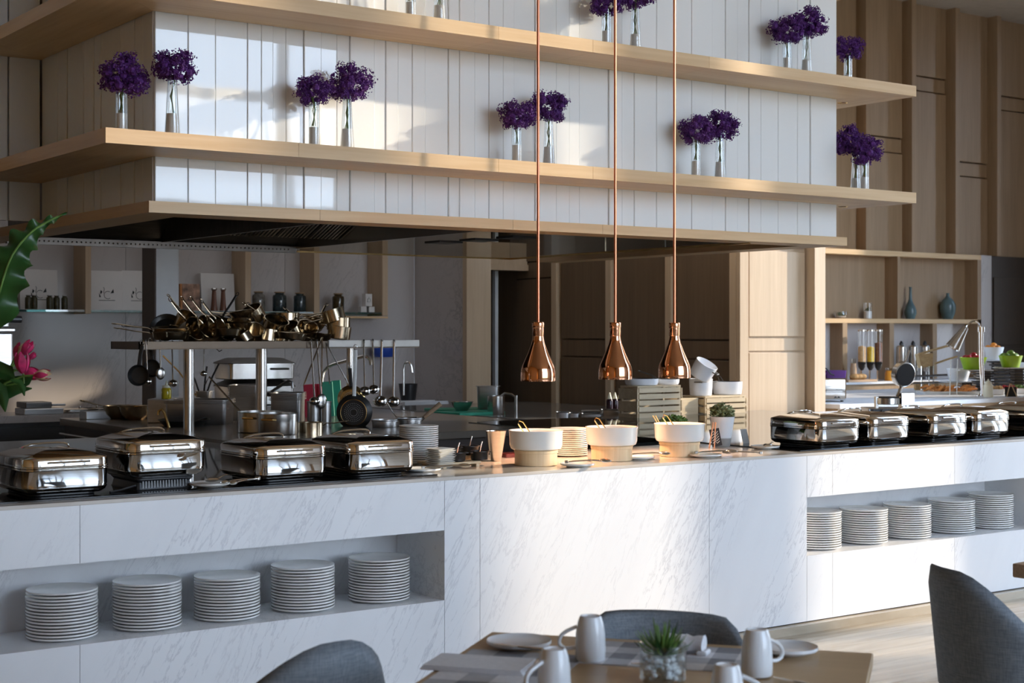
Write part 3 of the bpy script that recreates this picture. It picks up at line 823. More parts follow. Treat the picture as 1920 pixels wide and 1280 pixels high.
# trays of tongs and saucers along the front edge
def saucer(label, p, r=.075, group=None):
    o = part('saucer', MB().lathe(plate_prof(r, .018), 28), MAT['china']); o.location = p
    return tag(o, label, 'saucer', group)
def tongs(label, p, rz, L=.24, mat='steel', tilt=.05, w_=.012):
    t = thing('serving_tongs', label, 'tongs', p, rz)
    for s in (-1, 1):
        pts = [(-L/2, 0, .004), (-L*.3, s*.018, .010), (L*.15, s*.022, .014), (L*.33, s*.020, .012)]
        part('arm', MB().tube(pts, .005, 6, flat=.5), MAT[mat], t)
        part('scoop', MB().ball((L*.42, s*.020, .012), .028, 10, 6, sc=(1, .5, .3)), MAT[mat], t)
    part('pivot', MB().box(-L/2 - .004, -L/2 + .012, -.010, .010, 0, .014, b=.002), MAT[mat], t)
    return t
saucer('white saucer with serving spoons beside the raised chafing dish', P(405, 914, z=CT + .007) + Vector((0, .06, 0)), .085)
tongs('steel serving tongs lying between second and third chafing dishes', P(455, 905, z=CT + .03), math.radians(215), .26)
sp_ = thing('serving_spoon', 'steel serving spoon resting on the saucer beside the raised chafing dish', 'spoon', P(398, 903, z=CT + .03), .6)
part('bowl', MB().ball((0, 0, .01), .035, 12, 6, sc=(1.2, .8, .3)), MAT['steel'], sp_)
part('handle', MB().tube([(.03, 0, .01), (.1, 0, .02), (.2, .01, .012)], .005, 6, flat=.5), MAT['steel'], sp_)
saucer('white saucer in front of the square dish pile at the counter edge', P(806, 886, z=CT) + Vector((0, .06, 0)), .085)
tongs('steel serving tongs on the saucer before the square dish pile', P(835, 878, z=CT + .018), math.radians(-20), .22)
for x, y, w_ in ((1095, 876, 'left of the middle white bowl'), (1208, 862, 'between the middle and right white bowls'), (1335, 858, 'right of the right white bowl')):
    saucer('white saucer holding tongs, ' + w_, P(x, y, z=CT) + Vector((0, .05, 0)), .085)
    tongs('copper lit steel tongs on a saucer, ' + w_, P(x + 6, y - 8, z=CT + .02), math.radians(-30), .21)
for x, y, w_ in ((1150, 868, 'middle'), (1440, 842, 'right')):
    pass
saucer('white saucer beside the first right chafing dish', P(1447, 842, z=CT) + Vector((0, .05, 0)), .08)
sp2 = dup(sp_, 'dark serving spoon on the saucer beside the first right chafing dish'); sp2.location = P(1445, 838, z=CT + .02) + Vector((0, .02, 0))
mc = thing('menu_card_holder', 'small grey card leaning on the first right chafing dish', 'card', P(1428, 835, z=CT + .0) + Vector((0, .12, 0)), .2)
part('card', MB().box(-.03, .03, 0, .003, 0, .09, Matrix.Rotation(-.25, 4, 'X')), MAT['grey_pot'], mc)
part('foot', MB().box(-.03, .03, -.012, .03, 0, .004), MAT['grey_pot'], mc)

# ------------------------------------------------------------------ white bowls on bamboo rings
def bowl_set(x, k, lab):
    c = P(x, 700, v=5.98)
    c = Vector((c.x, 5.98, CT))
    rg = thing('bamboo_ring', 'round bamboo riser under the %s white bowl' % lab, 'stand', c)
    part('hoop', MB().lathe([(.100*k, 0), (.104*k, .002), (.104*k, .070), (.100*k, .074), (.094*k, .074), (.094*k, .0)], 40), MAT['ring'], rg)
    part('rim_band', MB().lathe([(.104*k, .060), (.107*k, .061), (.107*k, .074), (.103*k, .0745)], 40), MAT['ring'], rg)
    b = part('serving_bowl', MB().lathe([(0, 0), (.108*k, 0), (.122*k, .006), (.129*k, .022), (.131*k, .085), (.134*k, .091), (.134*k, .095), (.128*k, .095), (.124*k, .085), (.122*k, .024), (.10*k, .012), (0, .012)], 48), MAT['china'], None, c + Vector((0, 0, .0755)))
    tag(b, 'white straight sided serving bowl on bamboo riser, ' + lab + ' of three', 'bowl', 'white serving bowls under the copper lamps')
    l = thing('soup_ladle', 'wire handled ladle standing in the %s white bowl' % lab, 'ladle', c + Vector((0, 0, .10)))
    hm = MB(); M_ = CAMR
    a = CAMR.to_3x3() @ Vector((-.075, .0, .105)); b2 = CAMR.to_3x3() @ Vector((-.015, 0, .012)); s_ = CAMR.to_3x3() @ Vector((.012, .0, .004))
    hm.tube([b2 - s_, a - s_, a + (a - b2)*.12, a + s_, b2 + s_], .0035, 6)
    part('handle', hm, MAT['brass'], l)
    part('cup', MB().ball((0, 0, 0), .03, 12, 6, sc=(1, 1, .6)), MAT['steel'], l)
bowl_set(1005, 1.0, 'left'); bowl_set(1147, 1.0, 'middle'); bowl_set(1274, 1.0, 'right')

# wooden tray of small iron pots
tr = thing('wooden_tray', 'low wooden tray carrying three small black pots', 'tray', P(862, 876, z=CT) + Vector((0, .08, 0)), 0)
part('board', MB().box(-.13, .12, -.09, .10, .014, .026, b=.003), MAT['pine'], tr)
for a in (-.10, .09):
    part('foot', MB().box(a, a + .018, -.09, .10, 0, .014), MAT['pine'], tr)
tl = tr.location
def mini_pot(x, y, v, z, lab):
    c = P(x, y, v=v); c.z = z
    t = thing('mini_pot', 'small black iron pot, %s on the wooden tray' % lab, 'pot', c)
    part('body', MB().lathe([(0, 0), (.036, 0), (.042, .004), (.046, .038), (.049, .042), (.049, .046), (.044, .046), (.040, .008), (0, .008)], 24), MAT['black_metal'], t)
    part('sauce', MB().lathe([(0, .036), (.043, .036), (.043, .037), (0, .037)], 20), plain('red sauce', (.35,.05,.03), .2), t)
    for s in (-1, 1):
        part('ear', MB().box(s*.046 if s > 0 else -.062, .062 if s > 0 else -.046, -.014, .014, .036, .043, b=.002), MAT['black_metal'], t)
    part('spoon', MB().tube([(0, 0, .035), (.03, .03, .07), (.05, .05, .085)], .003, 6), MAT['steel'], t)
mini_pot(856, 860, tl.y - .045, CT + .026, 'front left')
mini_pot(899, 860, tl.y - .045, CT + .026, 'front right')
mini_pot(880, 850, tl.y + .06, CT + .045, 'raised at the back')
tag(part('tray_block', MB().box(-.06, .07, -.035, .035, 0, .019, b=.002), MAT['pine'], None, P(880, 850, v=tl.y + .06).xy.to_3d() + Vector((0, 0, CT + .026))), 'small wooden block lifting the back pot on the tray', 'block')
# steel cone cup
cc = P(930, 800, v=6.28)
cn = thing('cone_cup', 'tall flared brushed steel cup left of the left white bowl', 'cup', (cc.x, cc.y, CT))
part('cup', MB().lathe([(0, 0), (.024, 0), (.026, .004), (.052, .150), (.055, .153), (.050, .152), (.024, .008), (0, .008)], 32), MAT['steel'], cn)
rs = P(965, 850, v=6.45)
tag(part('red_tray', MB().box(-.09, .12, -.05, .06, 0, .02, b=.003), plain('dark red lacquer', (.12,.02,.02), .3), None, (rs.x, rs.y, CT)), 'dark red lacquer block behind the left white bowl', 'tray')
wn = P(855, 832, v=6.54)
tag(part('folded_cloth', MB().box(-.17, .10, -.02, .04, 0, .045, b=.004), MAT['black'], None, (wn.x, wn.y, CT)), 'low black box behind the tray of small pots', 'box')
# potted herbs
def sprigs(name, mats, n, r, h, parent, z, seed, droop=.3):
    q = random.Random(seed)
    mb = MB()
    for i in range(n):
        a = q.uniform(0, 2*PI); rr = r*math.sqrt(q.random()); hh = z + h*q.uniform(.15, 1)*(1 - .5*(rr/r)**2)
        c = Vector((rr*math.cos(a), rr*math.sin(a), hh)); s = q.uniform(.008, .016)
        ax = Vector((q.uniform(-1,1), q.uniform(-1,1), q.uniform(-.3,1))).normalized(); bx = ax.orthogonal().normalized(); cx = ax.cross(bx)
        mb.add([c - ax*s, c + bx*s*.6, c + ax*s, c - bx*s*.6, c + cx*s*.25], [(0,1,4),(1,2,4),(2,3,4),(3,0,4)], False)
        if i % 4 == 0:
            mb.tube([(rr*.3*math.cos(a), rr*.3*math.sin(a), z - .01), tuple(c)], .0012, 3)
    return part(name, mb, mats, parent, kind='stuff')
hp = P(1354, 830, v=6.36)
pt = thing('potted_herb', 'tall white and grey cup pot with feathery herb', 'plant', (hp.x, hp.y, CT))
part('pot', MB().lathe([(0, .045), (.053, .045), (.071, .163), (.073, .168), (.068, .168), (.060, .150), (0, .150)], 32), MAT['china_cool'], pt)
part('base_cup', MB().lathe([(0, 0), (.043, 0), (.045, .002), (.0535, .048), (0, .048)], 32), MAT['grey_pot'], pt)
part('soil', MB().lathe([(0, .152), (.062, .152), (.062, .156), (0, .156)], 16), MAT['soil'], pt)
sprigs('foliage', MAT['sprig'], 420, .072, .085, pt, .165, 5)
hp = P(1262, 800, v=6.50)
pt = thing('potted_cress', 'white bowl of dark green leafy cress behind the right white bowl', 'plant', (hp.x, hp.y, CT))
part('pot', MB().lathe([(0, 0), (.05, 0), (.068, .09), (.070, .128), (.066, .128), (.06, .11), (0, .11)], 28), MAT['china_cool'], pt)
sprigs('foliage', MAT['leaf2'], 420, .085, .065, pt, .115, 6)
tg = thing('herb_tongs', 'steel tongs with open loops leaning on the cress bowl', 'tongs', P(1238, 792, v=6.42))
for s in (-.006, .008):
    v0 = CAMR.to_3x3() @ Vector((-.035 + s, 0, .04)); v1 = CAMR.to_3x3() @ Vector((.06 + s, 0, -.13))
    part('arm', MB().tube([v0, v1], .004, 6), MAT['brass'], tg)
# clip chalkboard
cp2 = P(1345, 840, z=CT)
cb = thing('chalkboard_sign', 'small tilted chalkboard with white scribbles on a wooden clip', 'sign', (cp2.x, cp2.y, CT), -YAW)
Mt = Matrix.Translation((0, 0, .012)) @ Matrix.Rotation(-.2, 4, 'Y')
part('board', MB().box(-.028, .028, -.003, .003, 0, .098, Mt), MAT['black'], cb)
for i in range(5):
    part('chalk_stroke', MB().tube([Mt @ Vector((-.020, -.004, .076 - i*.014)), Mt @ Vector((-.006, -.004, .086 - i*.014)), Mt @ Vector((.003, -.004, .068 - i*.013)), Mt @ Vector((.018, -.004, .082 - i*.014))], .0017, 4), MAT['paper'], cb)
for s in (-1, 1):
    part('peg', MB().tube([(-.045 + (s+1)*.014, 0, 0), (-.022 + (s+1)*.006, .0, .145)], .005, 6), plain('salmon wood', (.72,.36,.2), .5), cb)
tongs('steel tongs lying by the small chalkboard', P(1400, 852, z=CT + .012) + Vector((0, .03, 0)), math.radians(150), .2)

# ------------------------------------------------------------------ copper pendant lamps
def lamp_prof():
    m = 7.62/FPX
    ys = [(714, 32.5), (712, 32.8), (700, 32.6), (692, 31.8), (686, 30.2), (680, 27.6), (672, 24), (662, 19.5), (652, 15.8), (644, 12.6), (636, 11.0), (630, 10.2), (629, 10.8), (605, 10.8), (604, 10)]
    return [(r*m, (714 - y)*m) for y, r in ys]
pr = lamp_prof()
lz = P(1012, 714, v=6.12).z
for x, nm in ((1009, 'left'), (1153.5, 'middle'), (1264.5, 'right')):
    c = P(x, 700, v=6.12)
    t = thing('pendant_lamp', 'polished copper bottle shaped pendant lamp on long rod, %s of three' % nm, 'lamp', (c.x, c.y, lz), 0, 'copper pendant lamps over the white bowls')
    inner = [(max(r - .004, .003), z) for r, z in pr[:12]]
    outer = MB().loft([[(r*math.cos(2*PI*i/48), r*math.sin(2*PI*i/48), z) for i in range(48)] for r, z in inner[::-1] + pr], True, caps=(False, True))
    sh = part('shade', outer, MAT['copper'], t)
    part('collar', MB().lathe([(.0295, .268), (.0305, .270), (.0305, .292), (.029, .295), (.0, .296)], 28), MAT['copper'], t)
    part('rod', MB().cyl(.0072, .29, 9.0 - lz, 12), MAT['copper_rod'], t)
    part('bulb', MB().ball((0, 0, .085), .034, 14, 8, sc=(1, 1, 1.2)), MAT['bulb'], t)
    ld = bpy.data.lights.new('lamp_light', 'SPOT'); ld.energy = 15; ld.color = (1, .60, .38); ld.spot_size = math.radians(110); ld.spot_blend = .8; ld.shadow_soft_size = .03
    lo = bpy.data.objects.new('lamp_light', ld); COL.objects.link(lo); lo.parent = t; lo.location = (0, 0, .03)

# ------------------------------------------------------------------ purple flowers in vases
def flower_mesh(seed, n=2100):
    q = random.Random(seed); mb = MB()
    clus = []
    for i in range(90):
        while True:
            p = Vector((q.uniform(-1,1), q.uniform(-1,1), q.uniform(-.75,1)))
            if .45 < p.length < 1.0: break
        p.z *= .86
        clus.append((p, q.uniform(.16, .27)))
    for i in range(n):
        c, r = clus[q.randrange(len(clus))]
        d = Vector((q.gauss(0,1), q.gauss(0,1), q.gauss(0,1))).normalized()
        p = c + d*r*q.uniform(.7, 1.05)
        s = q.uniform(.035, .075)
        a = d.orthogonal().normalized(); b_ = d.cross(a); ang = q.uniform(0, 2*PI)
        a, b_ = a*math.cos(ang) + b_*math.sin(ang), b_*math.cos(ang) - a*math.sin(ang)
        k = q.uniform(.2, .8)
        mb.add([p - a*s + d*s*k, p - b_*s*.8, p + a*s + d*s*k, p + b_*s*.8, p - d*s*.3], [(0,1,4),(1,2,4),(2,3,4),(3,0,4)], False)
    for c, r in clus[:40]:
        mb.ball(tuple(c*.86), r*.72, 6, 4)
    return mesh('flower_head', mb, MAT['purple'])
FM = [flower_mesh(s) for s in (1, 2, 3)]
CYLV = mesh('vase', MB().loft([[(r*math.cos(2*PI*i/24), r*math.sin(2*PI*i/24), z) for i in range(24)] for r, z in [(.001, 0), (.027, 0), (.029, .004), (.028, .10), (.027, .235), (.0255, .235), (.0265, .10), (.026, .018), (.001, .016)]], True, caps=(False, False)), MAT['glass'])
CONV = mesh('vase', MB().loft([[(r*math.cos(2*PI*i/24), r*math.sin(2*PI*i/24), z) for i in range(24)] for r, z in [(.001, 0), (.036, 0), (.038, .004), (.030, .12), (.021, .29), (.0195, .29), (.028, .12), (.034, .016), (.001, .014)]], True, caps=(False, False)), MAT['glass'])
CYLS = mesh('white_sand', MB().lathe([(0, .018), (.0255, .018), (.0255, .112), (0, .113)], 20), MAT['sand'])
CONS = mesh('white_sand', MB().lathe([(0, .016), (.033, .016), (.0270, .118), (0, .119)], 20), MAT['sand'])
def bouquet(i, x, hy, hr, kind, v, z, label, hx=None, u=None):
    p = P(x, hy, v=v) if u is None else P(x, hy, u=u)
    dpt = (p.x*SN + p.y*CS)
    hd = P(hx or x, hy, v=p.y)
    t = thing('flower_vase', label, 'flower vase', (p.x, p.y, z), 0, 'purple bouquets on the display shelves')
    part('vase', CYLV if kind == 'cyl' else CONV, None, t)
    part('white_sand', CYLS if kind == 'cyl' else CONS, None, t)
    R_ = hr*dpt/FPX
    hl = Vector((hd.x - p.x, 0, max(hd.z, z + .2) - z))
    top = .235 if kind == 'cyl' else .29
    hl.z = max(hl.z, top + R_*.45)
    st = MB(); q = random.Random(i)
    for k in range(6):
        a = q.uniform(0, 2*PI)
        st.tube([(.012*math.cos(a), .012*math.sin(a), .12), (-.010*math.cos(a), -.010*math.sin(a), .2), (hl.x*.7 + .02*math.cos(a), .02*math.sin(a), hl.z - R_*.3)], .0022, 4)
    part('stems', st, MAT['stem'], t)
    f = part('flower_head', FM[i % 3], None, t, hl)
    f.scale = (R_*1.13, R_*1.13, R_*1.10); f.rotation_euler = (0, 0, i*1.3)
V2 = 6.70
G2 = 'on the lower display shelf'
bouquet(1, 228, 143, 42, 'cyl', None, 2.5, 'purple bouquet in a cylinder vase at the left corner of the lower display shelf', 235, u=2.64)
bouquet(2, 323, 124, 36, 'cone', V2, 2.5, 'purple bouquet in a tall cone vase, second from left on the lower shelf', 328)
bouquet(3, 589, 170, 31, 'cyl', V2, 2.5, 'left purple bouquet of the second pair on the lower shelf')
bouquet(4, 651, 157, 38, 'cone', V2, 2.5, 'right purple bouquet of the second pair on the lower shelf', 657)
bouquet(5, 969, 217, 31, 'cyl', V2, 2.5, 'purple bouquet left of the left copper rod on the lower shelf')
bouquet(6, 1029, 200, 32, 'cone', V2, 2.5, 'purple bouquet behind the left copper rod on the lower shelf')
bouquet(7, 1305, 246, 29, 'cyl', V2, 2.5, 'left purple bouquet of the pair right of the right copper rod')
bouquet(8, 1350, 238, 32, 'cone', V2, 2.5, 'right purple bouquet of the pair right of the right copper rod')
bouquet(9, 1621, 286, 29, 'cyl', None, 2.5, 'front purple bouquet at the right end of the lower shelf', 1624, u=7.68)
bouquet(10, 1627, 262, 31, 'cone', None, 2.5, 'back purple bouquet at the right end of the lower shelf', 1617, u=7.70)
for o in (bpy.data.objects['flower_vase.009'],): o.location.y += .13; o.location.x += .03
z3 = 3.19
bouquet(11, 770, -90, 33, 'cyl', V2, z3, 'left vase of the first pair on the upper shelf, only its foot showing')
bouquet(12, 824, -98, 38, 'cone', V2, z3, 'right vase of the first pair on the upper shelf, only its foot showing')
bouquet(13, 1137, 8, 29, 'cyl', V2, z3, 'purple bouquet behind the middle copper rod on the upper shelf', 1136)
bouquet(14, 1191, -10, 32, 'cone', V2, z3, 'purple bouquet between middle and right copper rods on the upper shelf')
bouquet(15, 1476, 57, 29, 'cyl', V2, z3, 'left purple bouquet of the pair near the right end of the upper shelf')
bouquet(16, 1512, 44, 31, 'cone', V2, z3, 'right purple bouquet of the pair near the right end of the upper shelf', 1516)
bouquet(17, 1590, 91, 26, 'cyl', None, z3, 'lone purple bouquet beyond the glass corner on the upper shelf', 1592, u=7.69)
# ------------------------------------------------------------------ pans
def C3(x, y, z): return CAMR.to_3x3() @ Vector((x, y, z))
def saucepan_bm(r, h, wall=.0025, flare=1.0):
    return MB().lathe([(0, 0), (r*.93, 0), (r, .006), (r*flare, h), (r*flare + .004, h + .002), (r*flare, h + .003), (r*flare - wall*1.6, h), (r - wall*1.6, .008), (0, .006)], 28)
def handle_bm(r, h, L, rise=.25, loop=True):
    mb = MB()
    pts = [(r - .004, 0, h*.72), (r + .03, 0, h*.80 + .012), (r + L*.5, 0, h*.8 + L*.5*rise), (r + L, 0, h*.8 + L*rise)]
    mb.tube(pts, .0105, 8, flat=.38)
    if loop:
        c = Vector(pts[-1]); mb.tube([c + Vector((.016 + .016*math.cos(a), .012*math.sin(a), .016*math.cos(a)*rise)) for a in [2*PI*i/10 for i in range(11)]], .0032, 5)
    return mb
PANS = {}
def pan_proto(kind):
    if kind in PANS: return PANS[kind]
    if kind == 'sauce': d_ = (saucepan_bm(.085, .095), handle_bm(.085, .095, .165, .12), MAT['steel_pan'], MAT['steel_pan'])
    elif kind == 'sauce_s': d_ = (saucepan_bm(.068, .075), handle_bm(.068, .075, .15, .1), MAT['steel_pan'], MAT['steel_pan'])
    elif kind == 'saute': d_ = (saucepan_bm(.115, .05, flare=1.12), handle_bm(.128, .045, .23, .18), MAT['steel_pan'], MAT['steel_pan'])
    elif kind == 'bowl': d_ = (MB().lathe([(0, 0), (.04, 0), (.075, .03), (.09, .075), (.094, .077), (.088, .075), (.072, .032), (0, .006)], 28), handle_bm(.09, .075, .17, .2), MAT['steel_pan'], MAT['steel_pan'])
    elif kind == 'fry': d_ = (MB().lathe([(0, 0), (.10, 0), (.115, .012), (.145, .042), (.149, .044), (.143, .042), (.112, .015), (0, .006)], 32), handle_bm(.143, .042, .22, .2), MAT['black_metal'], MAT['black_metal'])
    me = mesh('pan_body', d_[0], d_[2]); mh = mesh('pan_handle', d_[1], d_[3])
    PANS[kind] = (me, mh); return PANS[kind]
NAMES = {'sauce': 'saucepan', 'sauce_s': 'saucepan', 'saute': 'saute_pan', 'bowl': 'saucier_pan', 'fry': 'frying_pan'}
def pan(kind, x, y, v, hdir, tilt, roll, label, sc=1.0, group=None, z=None, shift=(0,0,0)):
    me, mh = pan_proto(kind)
    p = P(x, y, v=v)
    if z is not None: p.z = z
    p = p + Vector(shift)
    M_ = Matrix.Translation(p) @ CAMR @ Matrix.Rotation(math.radians(roll), 4, 'Y') @ Matrix.Rotation(math.radians(tilt), 4, 'X') @ Matrix.Rotation(math.radians(hdir), 4, 'Z') @ Matrix.Scale(sc, 4)
    t = thing(NAMES[kind], label, 'pan', M=M_, group=group)
    part('body', me, None, t); part('handle', mh, None, t)
    return t
GP = 'pans piled on the pan rack'
RZ = 1.494
pile = [
 ('saute', 322, 637, 9.45, 176, 0, 0, 'flat steel saute pan at the left end of the rack, handle pointing left', 1.0),
 ('saute', 322, 628, 9.50, 184, 4, 0, 'second steel saute pan nested in the leftmost pan on the rack', 1.0),
 ('fry', 312, 618, 9.62, 190, 58, 8, 'dark frying pan standing on edge at the left end of the rack', .72),
 ('sauce', 352, 625, 9.50, 200, 35, 62, 'tipped steel saucepan, first of the sideways row on the rack', .95),
 ('sauce', 372, 622, 9.50, 202, 30, 62, 'tipped steel saucepan, second of the sideways row on the rack', .95),
 ('sauce', 390, 621, 9.50, 204, 30, 62, 'tipped steel saucepan, third of the sideways row on the rack', .95),
 ('sauce', 408, 625, 9.50, 205, 34, 66, 'tipped steel saucepan, fourth of the sideways row on the rack', .95),
 ('fry', 400, 622, 9.68, 60, 62, 0, 'dark frying pan leaning behind the sideways row of saucepans', .80),
 ('bowl', 448, 627, 9.45, 160, 0, 0, 'round bottomed steel pan with handle pointing up left, lower of a pair', 1.0),
 ('bowl', 449, 617, 9.45, 158, 0, 0, 'round bottomed steel pan with handle pointing up left, upper of a pair', 1.0),
 ('sauce_s', 474, 632, 9.40, 215, 40, 20, 'small tipped steel pan leaning beside the round bottomed pair', 1.0),
 ('sauce_s', 462, 640, 9.32, 200, 8, -30, 'small steel pan with bright handle reaching down left over the rack front', .8),
 ('sauce', 500, 640, 9.42, 350, -6, 6, 'squat steel saucepan in the middle of the rack above the thick post', .85),
 ('fry', 486, 618, 9.62, 140, 40, -14, 'dark frying pan lying tilted on the middle of the pan heap', .85),
 ('fry', 505, 610, 9.60, 120, 30, -10, 'second dark frying pan lying on the middle of the pan heap', .8),
 ('sauce', 538, 612, 9.62, 20, 0, 0, 'upright steel saucepan on top of the heap, handle pointing right', 1.0),
 ('sauce_s', 528, 640, 9.42, 355, 0, 12, 'small upright steel saucepan at the rack front right of the squat pan', .85),
 ('sauce_s', 556, 622, 9.55, 20, 35, 0, 'small dark looking steel pan in the right part of the heap', .85),
 ('bowl', 590, 618, 9.55, 80, 42, 10, 'round steel pan tipped forward with its handle sticking up', .75),
 ('saute', 575, 638, 9.50, 170, 3, 8, 'flat steel saute pan under the right part of the heap', .8),
 ('sauce', 634, 635, 9.42, 172, 2, 8, 'bottom steel saucepan of the leaning stack at the right of the heap', .96),
 ('sauce', 634, 619, 9.42, 168, 2, 2, 'middle steel saucepan of the leaning stack at the right of the heap', .96),
 ('sauce', 629, 603, 9.42, 162, 2, -16, 'top steel saucepan of the leaning stack at the right of the heap', .93),
]
pile += [
 ('sauce', 344, 612, 9.60, 150, 20, 30, 'steel saucepan lying behind the tipped row, handle up left', .9),
 ('saute', 425, 632, 9.40, 195, -4, 0, 'flat steel saute pan under the round bottomed pair, handle to the left', .95),
 ('bowl', 455, 602, 9.60, 155, 5, -8, 'round bottomed steel pan resting behind the pair, handle up left', .95),
 ('sauce', 480, 600, 9.62, 150, 25, -25, 'steel saucepan tilted at the top of the heap, handle up left', .95),
 ('sauce', 512, 622, 9.50, 165, 20, 20, 'steel saucepan lying across the middle of the heap', 1.0),
 ('sauce_s', 548, 630, 9.48, 175, 30, -20, 'small steel pan wedged under the upright saucepan', 1.1),
 ('saute', 545, 636, 9.36, 160, 0, 5, 'flat steel saute pan at the front of the heap, handle over the shelf edge', .85),
 ('sauce', 572, 628, 9.50, 160, 30, 25, 'steel saucepan lying on its side near the leaning stack', .85),
 ('bowl', 604, 640, 9.40, 185, 0, 6, 'round bottomed steel pan touching the leaning stack', .75),
]
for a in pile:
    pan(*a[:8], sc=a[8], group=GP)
# pans on the island at the left
GI = 'bowls and pans on the left end of the island'
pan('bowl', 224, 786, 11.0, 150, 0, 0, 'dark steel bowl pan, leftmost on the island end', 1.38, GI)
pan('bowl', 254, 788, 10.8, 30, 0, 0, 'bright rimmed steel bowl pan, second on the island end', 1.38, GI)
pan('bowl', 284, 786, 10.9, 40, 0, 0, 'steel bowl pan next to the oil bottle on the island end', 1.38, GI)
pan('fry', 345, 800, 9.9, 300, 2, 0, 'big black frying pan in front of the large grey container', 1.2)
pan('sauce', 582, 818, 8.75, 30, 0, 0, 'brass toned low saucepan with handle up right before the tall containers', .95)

# hanging utensils
def hang(x, y0, y1, v, kind, label, w_=1.0):
    a = P(x[0], y0, v=v); b_ = P(x[1], y1, v=v)
    t = thing(kind, label, 'frying pan' if kind == 'frying_pan' else kind.split('_')[-1], a)
    e_ = b_ - a; r_ = C3(1, 0, 0); f_ = C3(0, -1, 0)
    if kind in ('ladle', 'skimmer'):
        part('handle', MB().tube([C3(0, .02, -.02), C3(0, 0, .012), C3(0, -.012, 0), e_*.5, e_*.93], .007*w_, 6, flat=.5), MAT['steel'], t)
        if kind == 'ladle':
            part('bowl', MB().ball(tuple(e_), .042*w_, 14, 8, sc=(1, 1, .8)), MAT['chrome'], t)
        else:
            part('disc', MB().ball(tuple(e_), .045*w_, 14, 8, sc=(1, .35, 1.3)), MAT['steel'], t)
    elif kind == 'serving_tongs':
        for s in (-1, 1):
            k = e_ + r_*s*.055*w_
            part('arm', MB().tube([Vector((0,0,0)), (k*.5) + f_*.004*s, k], .008*w_, 6, flat=.5), MAT['steel'], t)
            part('claw', MB().tube([k, k + (k.normalized())*.045], .011*w_, 6, flat=.5, taper=[1, .4]), MAT['steel'], t)
    return t
hang((682, 684), 640, 733, 9.23, 'ladle', 'steel ladle hanging on the front rail, first right of the black pan')
hang((699, 701), 639, 730, 9.23, 'ladle', 'steel ladle hanging on the front rail, second right of the black pan')
hang((716, 713), 640, 752, 9.23, 'ladle', 'large steel ladle hanging on the front rail, second from right', 1.2)
hang((739, 737), 640, 753, 9.23, 'ladle', 'large steel ladle hanging at the right end of the front rail', 1.2)
hang((604, 588), 632, 712, 9.20, 'serving_tongs', 'steel tongs hanging from the rack, left pair before the cutting boards')
hang((611, 632), 642, 708, 9.21, 'serving_tongs', 'steel tongs hanging from the rack, right pair before the cutting boards')
hang((583, 590), 640, 752, 9.22, 'ladle', 'long wire handled ladle hanging left of the red board', .9)
hang((594, 603), 640, 752, 9.22, 'skimmer', 'long handled brass toned skimmer hanging before the red board', .9)
hang((274, 276), 640, 715, 9.2, 'ladle', 'steel ladle hanging at the left end over the dark pan', .7)
hang((300, 301), 640, 700, 9.3, 'skimmer', 'flat steel turner hanging left of the grey column foot', .7)
hang((323, 324), 642, 718, 9.6, 'ladle', 'steel ladle hanging before the grey column, left one', .8)
hang((383, 382), 642, 700, 9.6, 'ladle', 'thin steel ladle hanging between the first two posts', .6)
def hung_pan(x, y, r, v, hx, hy, label, base=True, mat='black_metal', hmat='black_metal', sc=1.0):
    c = P(x, y, v=v); k = (c.x*SN + c.y*CS)/FPX
    R_ = r*k
    M_ = Matrix.Translation(c) @ CAMR @ Matrix.Rotation(PI/2 if base else -PI/2, 4, 'X')
    # +z of the pan points away from the viewer when its base is shown
    M_ = Matrix.Translation(c) @ CAMR @ Matrix.Rotation(-PI/2 if base else PI/2, 4, 'X')
    t = thing('frying_pan', label, 'pan', M=M_)
    part('body', MB().lathe([(0, 0), (R_*.74, 0), (R_*.80, .008), (R_*.98, .05), (R_, .052), (R_*.96, .052), (R_*.78, .012), (0, .008)], 36), MAT[mat], t)
    if base:
        part('base_ring', MB().lathe([(R_*.70, -.003), (R_*.735, -.002), (R_*.735, .001), (R_*.70, .001)], 36, caps=(False, False)), MAT['brass'], t)
        rg = MB()
        for q in (.2, .3, .4, .5):
            for i in range(14 + int(q*30)):
                a = 2*PI*i/(14 + int(q*30)); rg.ball((R_*q*math.cos(a), R_*q*math.sin(a), -.001), .0035, 5, 3)
        part('embossed_dots', rg, MAT['steel_dull'], t, kind='stuff')
    dx, dy = (hx - x)*k, (y - hy)*k
    sg = 1 if not base else -1
    # local axes: x right, local y is vertical (sign depends on facing)
    def L(px_, up, z_): return Vector((px_, up*( -1 if base else 1), z_))
    part('handle', MB().tube([L(0, R_*.9, .03), L(dx*.5, dy*.6 + R_*.3, .03), L(dx, dy, .02)], .013, 8, flat=.5), MAT[hmat], t)
    part('hook', MB().tube([L(dx + .012*math.cos(a), dy + .02 + .018*math.sin(a), .02) for a in [2*PI*i/10 for i in range(11)]], .0025, 5), MAT['steel'], t)
    return t
hung_pan(663, 773, 34, 9.13, 666, 656, 'black frying pan hanging by a white handle, ringed base showing', True, 'black_metal', 'china')
hung_pan(657, 748, 26, 9.26, 655, 690, 'bronze coloured pan hanging behind the black frying pan', True, 'brass')
hung_pan(263, 703, 20, 9.20, 268, 648, 'small black pan hanging at the far left of the rack, inside showing', False)
hung_pan(288, 690, 17, 9.45, 283, 645, 'second small dark pan hanging behind the far left pan', False)
tag(part('wire_hook', MB().tube([P(404, 645, v=9.3), P(406, 654, v=9.3), P(411, 659, v=9.3), P(416, 656, v=9.3)], .003, 5), MAT['steel']), 'empty wire hook hanging under the middle of the pan rack', 'hook')

